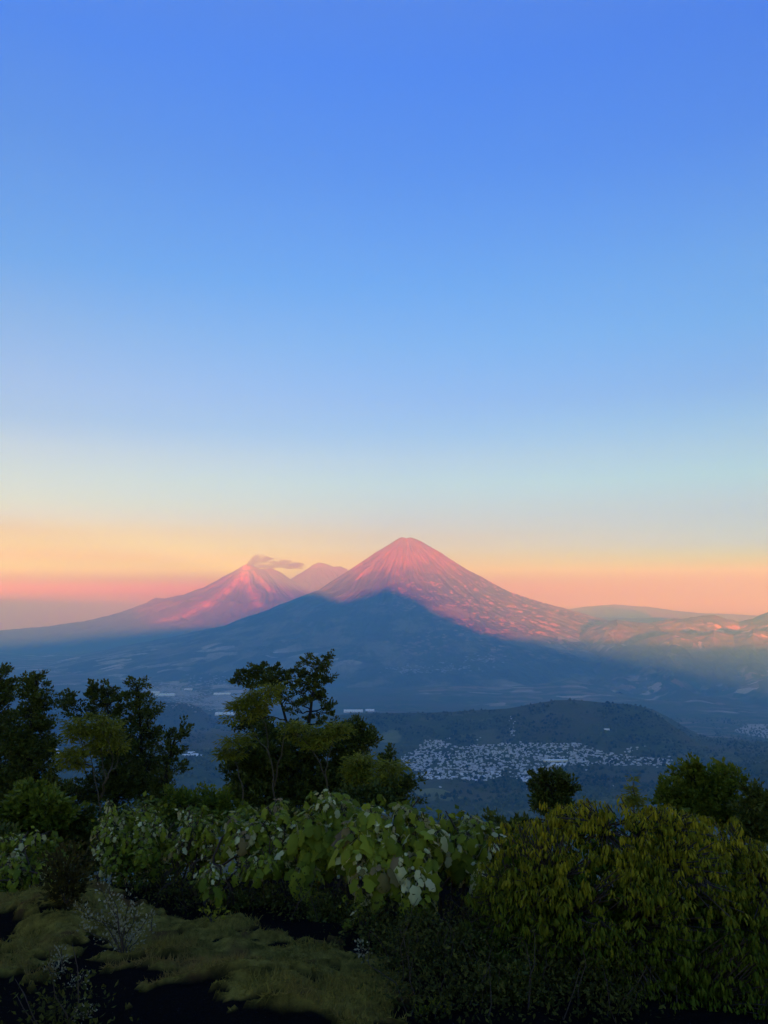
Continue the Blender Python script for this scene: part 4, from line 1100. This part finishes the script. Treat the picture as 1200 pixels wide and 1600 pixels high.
broad_shrub('tallest large leaved shrub with pale leaves and one huge lobed leaf', 6.2, 620, [(612, 1246, 14, 10, .1), (585, 1278, 32, 18, .1), (640, 1268, 32, 18, .1), (562, 1310, 28, 22, 0), (610, 1308, 40, 26, 0), (658, 1302, 30, 24, 0), (585, 1350, 36, 28, -.1), (640, 1352, 38, 28, -.1), (570, 1412, 22, 16, -.2), (655, 1395, 26, 18, -.2)], 270, .165, .40, .05, seed=6)
broad_shrub('thin topped shrub with drooping cream leaves beside the yellow green bush', 6.6, 735, [(705, 1274, 14, 10, .1), (740, 1284, 24, 14, .1), (770, 1300, 26, 16, .1), (725, 1312, 30, 22, 0), (765, 1330, 28, 20, .1), (700, 1320, 20, 22, 0), (735, 1350, 34, 22, 0)], 190, .14, .45, .03, seed=7)

# ------------------------------------------------------------------ the big yellow green bush
def drooping_bush():
    r = np.random.default_rng(77)
    d = 5.7
    foot = np.array([(970 - 600) / FPX * d, d, ground_z((970 - 600) / FPX * d, d) - .05])
    root = thing('drooping_bush', 'big rounded yellow green bush of drooping leaves in deep shade below', 'bush', foot)
    m = d / FPX
    blobs = [(960, 1330, 150, 78, .1), (860, 1360, 110, 80, 0), (1070, 1345, 120, 72, .1), (1150, 1390, 90, 80, 0), (800, 1420, 70, 70, -.1), (930, 1430, 150, 100, -.25), (1070, 1450, 140, 110, -.25), (1180, 1480, 80, 100, -.1), (860, 1500, 100, 70, -.2), (990, 1530, 140, 60, -.35), (1120, 1550, 120, 60, -.3), (1040, 1285, 70, 26, .2), (900, 1282, 60, 26, .2)]
    B = [(np.array(tuple(pt(px, py, d + dz))), np.array([rx * m, min(rx, 110) * m * .9, ry * m])) for px, py, rx, ry, dz in blobs]
    area = np.array([b[2] * b[3] for b in blobs], float); area /= area.sum()
    T = Tubes(); stem_pts = []
    for k in range(16):
        c, ax = B[r.choice(len(B), p=area)]
        P = bend(foot + (r.uniform(-.5, .5), r.uniform(-.3, .3), 0), c + r.uniform(-.4, .4, 3) * ax, 6, .05, r)
        T.add(P, np.linspace(.018, .007, 6), 5); stem_pts.append(P[2:])
    nodes = np.concatenate(stem_pts)
    pos, dr, nr, ln, tint, gold, front = [], [], [], [], [], [], []
    for _ in range(4200):
        c, ax = B[r.choice(len(B), p=area)]
        v = unit(r.normal(0, 1, 3) + (0, -.7, .35))
        s = c + v * ax * r.uniform(.72, 1.0)
        if vnoise(s[0] * 5.5, s[2] * 5.5, 71) < .30 and r.random() < .7: continue      # hollows
        j = np.argmin(np.linalg.norm(nodes - s, axis=1))
        T.add(bend(nodes[j], s, 3, .06, r), [.006, .005, .004], 3)
        big = r.uniform(.5, 1.3)
        if r.random() < .05: s = s + v * ax * r.uniform(.05, .15) + (0, 0, .02)      # shoots that stand clear of the mass
        n = r.integers(9, 15); az = r.uniform(0, 2 * np.pi) + np.arange(n) * 2 * np.pi / n + r.normal(0, .25, n)
        out = np.stack([np.cos(az), np.sin(az), np.zeros(n)], -1)
        fall = r.uniform(0, 1.1) + r.uniform(.1, .9, (n, 1))
        dd = unit(out + np.array([0, 0, -1]) * fall)
        pos.append(s + out * .012 + r.normal(0, .012, (n, 3))); dr.append(dd); nr.append(unit(out * fall + (0, 0, 1.0)))
        L = .045 * big * r.uniform(.75, 1.2, n)
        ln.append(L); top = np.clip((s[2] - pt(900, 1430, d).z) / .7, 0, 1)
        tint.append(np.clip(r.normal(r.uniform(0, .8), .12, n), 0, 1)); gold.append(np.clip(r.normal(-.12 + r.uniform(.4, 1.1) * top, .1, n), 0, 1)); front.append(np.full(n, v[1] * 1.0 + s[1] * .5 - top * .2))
    pos, dr, nr, ln, tint, gold, front = map(np.concatenate, (pos, dr, nr, ln, tint, gold, front))
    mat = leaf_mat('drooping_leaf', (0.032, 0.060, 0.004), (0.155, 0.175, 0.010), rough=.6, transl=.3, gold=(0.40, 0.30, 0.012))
    order = np.argsort(front + r.normal(0, .15, len(front)))
    one, rest = order[:300], order[300:]
    meshes = []
    for k in range(8):
        V, F = strip_leaf([.02, .13, .16, .10, .01], .7 + .12 * k, .3)
        q = one[k::8]
        meshes.append(mesh_np('leaf', V, F, [mat], attrs={'tint': np.full(len(V), .15 + .1 * k), 'gold': np.full(len(V), (.1, .7, .3, .9, .2, .6, .45, .8)[k])}))
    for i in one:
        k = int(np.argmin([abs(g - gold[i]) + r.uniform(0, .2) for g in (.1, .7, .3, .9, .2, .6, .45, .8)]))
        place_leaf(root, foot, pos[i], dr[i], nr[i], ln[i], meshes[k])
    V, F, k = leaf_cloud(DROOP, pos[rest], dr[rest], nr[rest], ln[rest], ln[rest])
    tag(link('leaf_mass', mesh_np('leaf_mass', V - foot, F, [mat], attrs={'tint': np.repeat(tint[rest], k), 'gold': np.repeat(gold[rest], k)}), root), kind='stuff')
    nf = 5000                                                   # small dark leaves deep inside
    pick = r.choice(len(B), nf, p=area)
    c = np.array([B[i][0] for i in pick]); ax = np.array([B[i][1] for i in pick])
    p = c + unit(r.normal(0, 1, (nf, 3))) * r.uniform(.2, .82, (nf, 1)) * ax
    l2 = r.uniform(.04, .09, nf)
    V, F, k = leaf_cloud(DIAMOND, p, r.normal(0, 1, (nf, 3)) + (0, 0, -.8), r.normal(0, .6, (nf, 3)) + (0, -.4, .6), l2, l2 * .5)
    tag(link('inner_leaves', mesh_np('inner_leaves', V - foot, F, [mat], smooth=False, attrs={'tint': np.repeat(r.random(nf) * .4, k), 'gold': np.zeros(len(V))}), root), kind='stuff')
    T.obj('stem', M_STEM, root, foot)
drooping_bush()

# ------------------------------------------------------------------ undergrowth, moss blades, small plants
def scatter_px(n, poly, r, d0=3.8, d1=9.0):
    xs = [p[0] for p in poly]; ys = [p[1] for p in poly]
    px = r.uniform(min(xs), max(xs), n); py = r.uniform(min(ys), max(ys), n)
    ok = inpoly_np(poly, px, py)
    px, py = px[ok], py[ok]
    d = np.linspace(d0, d1, 220)
    s = slope_of(py)[:, None] * d[None]
    u = (px[:, None] - 600) / FPX
    # horizontal position along each pixel's ray
    v = (800.0 - py)[:, None] / FPX
    x = u / (math.cos(PITCH) - v * math.sin(PITCH)) * d[None]
    g = base_z(x, np.broadcast_to(d[None], x.shape))
    k = np.argmax(s < g, axis=1)
    i = np.arange(len(px))
    return x[i, k], d[k]
def moss_blades():
    r = np.random.default_rng(5)
    x, y = scatter_px(120000, [(-30, 1385), (120, 1395), (260, 1425), (420, 1460), (560, 1490), (760, 1500), (760, 1620), (-30, 1620)], r)
    z, moss, px, py = ground_layers(x, y)
    k = (moss > .5) & (r.random(len(x)) < 0.35 + .65 * sstep(.35, .6, vnoise(x * 3, y * 3, 7)))
    x, y, z = x[k], y[k], z[k]
    n = len(x)
    ln = r.uniform(.008, .026, n) * (1 + 1.6 * (vnoise(x * 2, y * 2, 17) > .68))
    V, F, kk = leaf_cloud(BLADE, np.stack([x, y, z - .004], -1), r.normal(0, .75, (n, 3)) + (0, -.1, .8), r.normal(0, .5, (n, 3)) + (0, -1, .2), ln, r.uniform(.004, .008, n))
    dry = np.clip(vnoise(x * 2.4, y * 2.4, 27) * 1.4 - .5 + r.normal(0, .2, n), 0, 1)
    m = leaf_mat('moss_blade', (0.10, 0.080, 0.013), (0.30, 0.235, 0.040), rough=.8, transl=.2, gold=(0.27, 0.15, 0.045))
    tag(link('grass', mesh_np('grass', V, F, [m], smooth=False, attrs={'tint': np.repeat(r.random(n), kk), 'gold': np.repeat(dry * .7, kk)})), 'short yellow green moss and grass on the sandy bank', kind='stuff')
moss_blades()
M_LITTER = leaf_mat('shade_leaf', (0.014, 0.018, 0.004), (0.11, 0.105, 0.016), rough=.8)  # undergrowth leaf colour, darkened to carry the shade under the shrubs
def undergrowth():
    r = np.random.default_rng(15)
    T = Tubes()
    x, y = scatter_px(420, [(60, 1375), (300, 1388), (450, 1415), (740, 1445), (1000, 1560), (1000, 1600), (640, 1580), (575, 1480), (380, 1430), (60, 1395)], r, 4.2, 9)
    z = ground_layers(x, y)[0]
    for a, b, c in zip(x, y, z):
        h = r.uniform(.1, .36)
        top = np.array((a + r.normal(0, .12), b + r.normal(0, .1) + .05, c + h))
        T.add(bend((a, b, c - .02), top, 4, .06, r), [.005, .004, .003, .0015], 3)
    V1, F1 = np.concatenate(T.V), np.concatenate(T.F)
    tag(link('brush', mesh_np('brush', V1, F1, [M_STEM])), 'tangle of thin dead stems under the large leaved shrubs', kind='stuff')
    n = 15000
    k = r.integers(0, len(x), n)
    p = np.stack([x[k] + r.normal(0, .12, n), y[k] + r.normal(0, .12, n) + .05, z[k] + np.abs(r.normal(0, .13, n))], -1)
    ln = r.uniform(.015, .045, n)
    V, F, kk = leaf_cloud(DIAMOND, p, r.normal(0, 1, (n, 3)), r.normal(0, .7, (n, 3)) + (0, -.3, .8), ln, ln * .5)
    tag(link('undergrowth', mesh_np('undergrowth', V, F, [M_LITTER], smooth=False, attrs={'tint': np.repeat(r.random(n) ** 1.5, kk)})), 'withered leaves coloured dark for the shade beneath the shrubs', kind='stuff')
undergrowth()

def sprig(label, px, py, branches, leaf_len, per, mat=M_GREYLEAF, bark=M_STEM, name='dry_plant', cat='plant', seed=1, group=None, rad=.006, spread=.02, even=True):
    """a small plant rooted at the pixel; branches are lists of pixels from its foot"""
    r = np.random.default_rng(seed + 900)
    X, Y = scatter_px(1, [(px - .5, py - .5), (px + .5, py - .5), (px + .5, py + .5), (px - .5, py + .5)], r) if False else (None, None)
    d = np.linspace(3.6, 9, 400); v = (800.0 - py) / FPX
    xs = (px - 600) / FPX / (math.cos(PITCH) - v * math.sin(PITCH)) * d
    g = ground_layers(xs, d)[0]; s = float(slope_of(py)) * d
    k = int(np.argmax(s < g))
    foot = np.array([xs[k], d[k], g[k] - .01]); D = d[k]
    root = thing(name, label, cat, foot, group)
    T = Tubes(); pos, dr = [], []
    for br in branches:
        P = [foot] + [np.array(tuple(pt(a, b, D + r.normal(0, .06)))) for a, b in br]
        Q = [P[0]]
        for a, b in zip(P[:-1], P[1:]): Q += list(bend(a, b, 4, .04, r)[1:])
        Q = np.array(Q)
        T.add(Q, np.linspace(rad, rad * .3, len(Q)), 4)
        i = r.integers(len(Q) // 3, len(Q), per)
        o = r.normal(0, spread, (per, 3))
        pos.append(Q[i] + o); dr.append(o / spread + (0, 0, .8))
    pos, dr = np.concatenate(pos), np.concatenate(dr); n = len(pos)
    ln = leaf_len * r.uniform(.6, 1.3, n)
    V, F, kk = leaf_cloud(DIAMOND, pos, dr, r.normal(0, .6, (n, 3)) + (0, -.6, .6), ln, ln * .55)
    T.obj('stem', bark, root, foot)
    tag(link('small_leaves', mesh_np('small_leaves', V - foot, F, [mat], smooth=False, attrs={'tint': np.repeat(r.random(n), kk)}), root), kind='stuff')
sprig('spindly dry plant with grey tufted twigs on the moss bank', 192, 1490, [[(185, 1440), (172, 1372)], [(182, 1430), (158, 1388)], [(160, 1440), (118, 1418)], [(196, 1440), (200, 1402)], [(180, 1455), (140, 1432)], [(210, 1460), (232, 1432)], [(200, 1455), (214, 1420)], [(186, 1450), (176, 1410)], [(170, 1470), (130, 1452)], [(205, 1478), (222, 1460)]], .022, 64, seed=1)
sprig('upright grey sprig growing out of the black sand', 100, 1522, [[(97, 1500), (96, 1483)], [(98, 1505), (92, 1492)]], .018, 50, seed=2)
sprig('short grey tuft left of the upright sprig on the sand', 80, 1530, [[(78, 1518), (75, 1508)], [(84, 1522), (87, 1516)]], .018, 40, seed=3)
sprig('curled dry tuft right of the upright sprig on the sand', 124, 1540, [[(128, 1530), (131, 1522)], [(116, 1537), (100, 1545)]], .016, 36, seed=4)
sprig('pale dry tuft nearest to the viewer on the black sand', 128, 1592, [[(128, 1582), (130, 1576)], [(134, 1588), (138, 1582)]], .02, 30, seed=5)
sprig('small yellow green seedling at the edge of the undergrowth', 332, 1442, [[(330, 1430), (334, 1416)], [(340, 1432), (344, 1420)], [(324, 1432), (318, 1424)]], .03, 26, mat=M_OLIVE, seed=6)
sprig('pale seed stalk standing in front of the dark undergrowth', 568, 1503, [[(566, 1488), (564, 1474)], [(569, 1490), (568, 1478)]], .022, 24, seed=7)
sprig('dry grey stalk on the moss right of the spindly plant', 237, 1458, [[(237, 1440), (236, 1422)]], .016, 40, seed=8)
sprig('brown withered bush between two large leaved shrubs', 104, 1420, [[(100, 1390), (92, 1342)], [(104, 1385), (108, 1338)], [(112, 1390), (124, 1345)], [(96, 1395), (80, 1355)], [(110, 1380), (116, 1350)], [(104, 1390), (100, 1352)]], .045, 150, mat=M_BROWNLEAF, name='withered_bush', cat='bush', seed=9, spread=.06)
for i, (a, b, lab) in enumerate(((655, 1590, 'dry grass tuft low on the dark sand'), (680, 1584, 'second dry grass tuft just past the first on the dark sand'))):
    sprig(lab, a, b, [[(a - 6, b - 10)], [(a + 2, b - 14)], [(a + 8, b - 9)], [(a - 2, b - 12)]], .03, 16, mat=M_OLIVE, name='grass_tuft', cat='grass tuft', seed=20 + i)
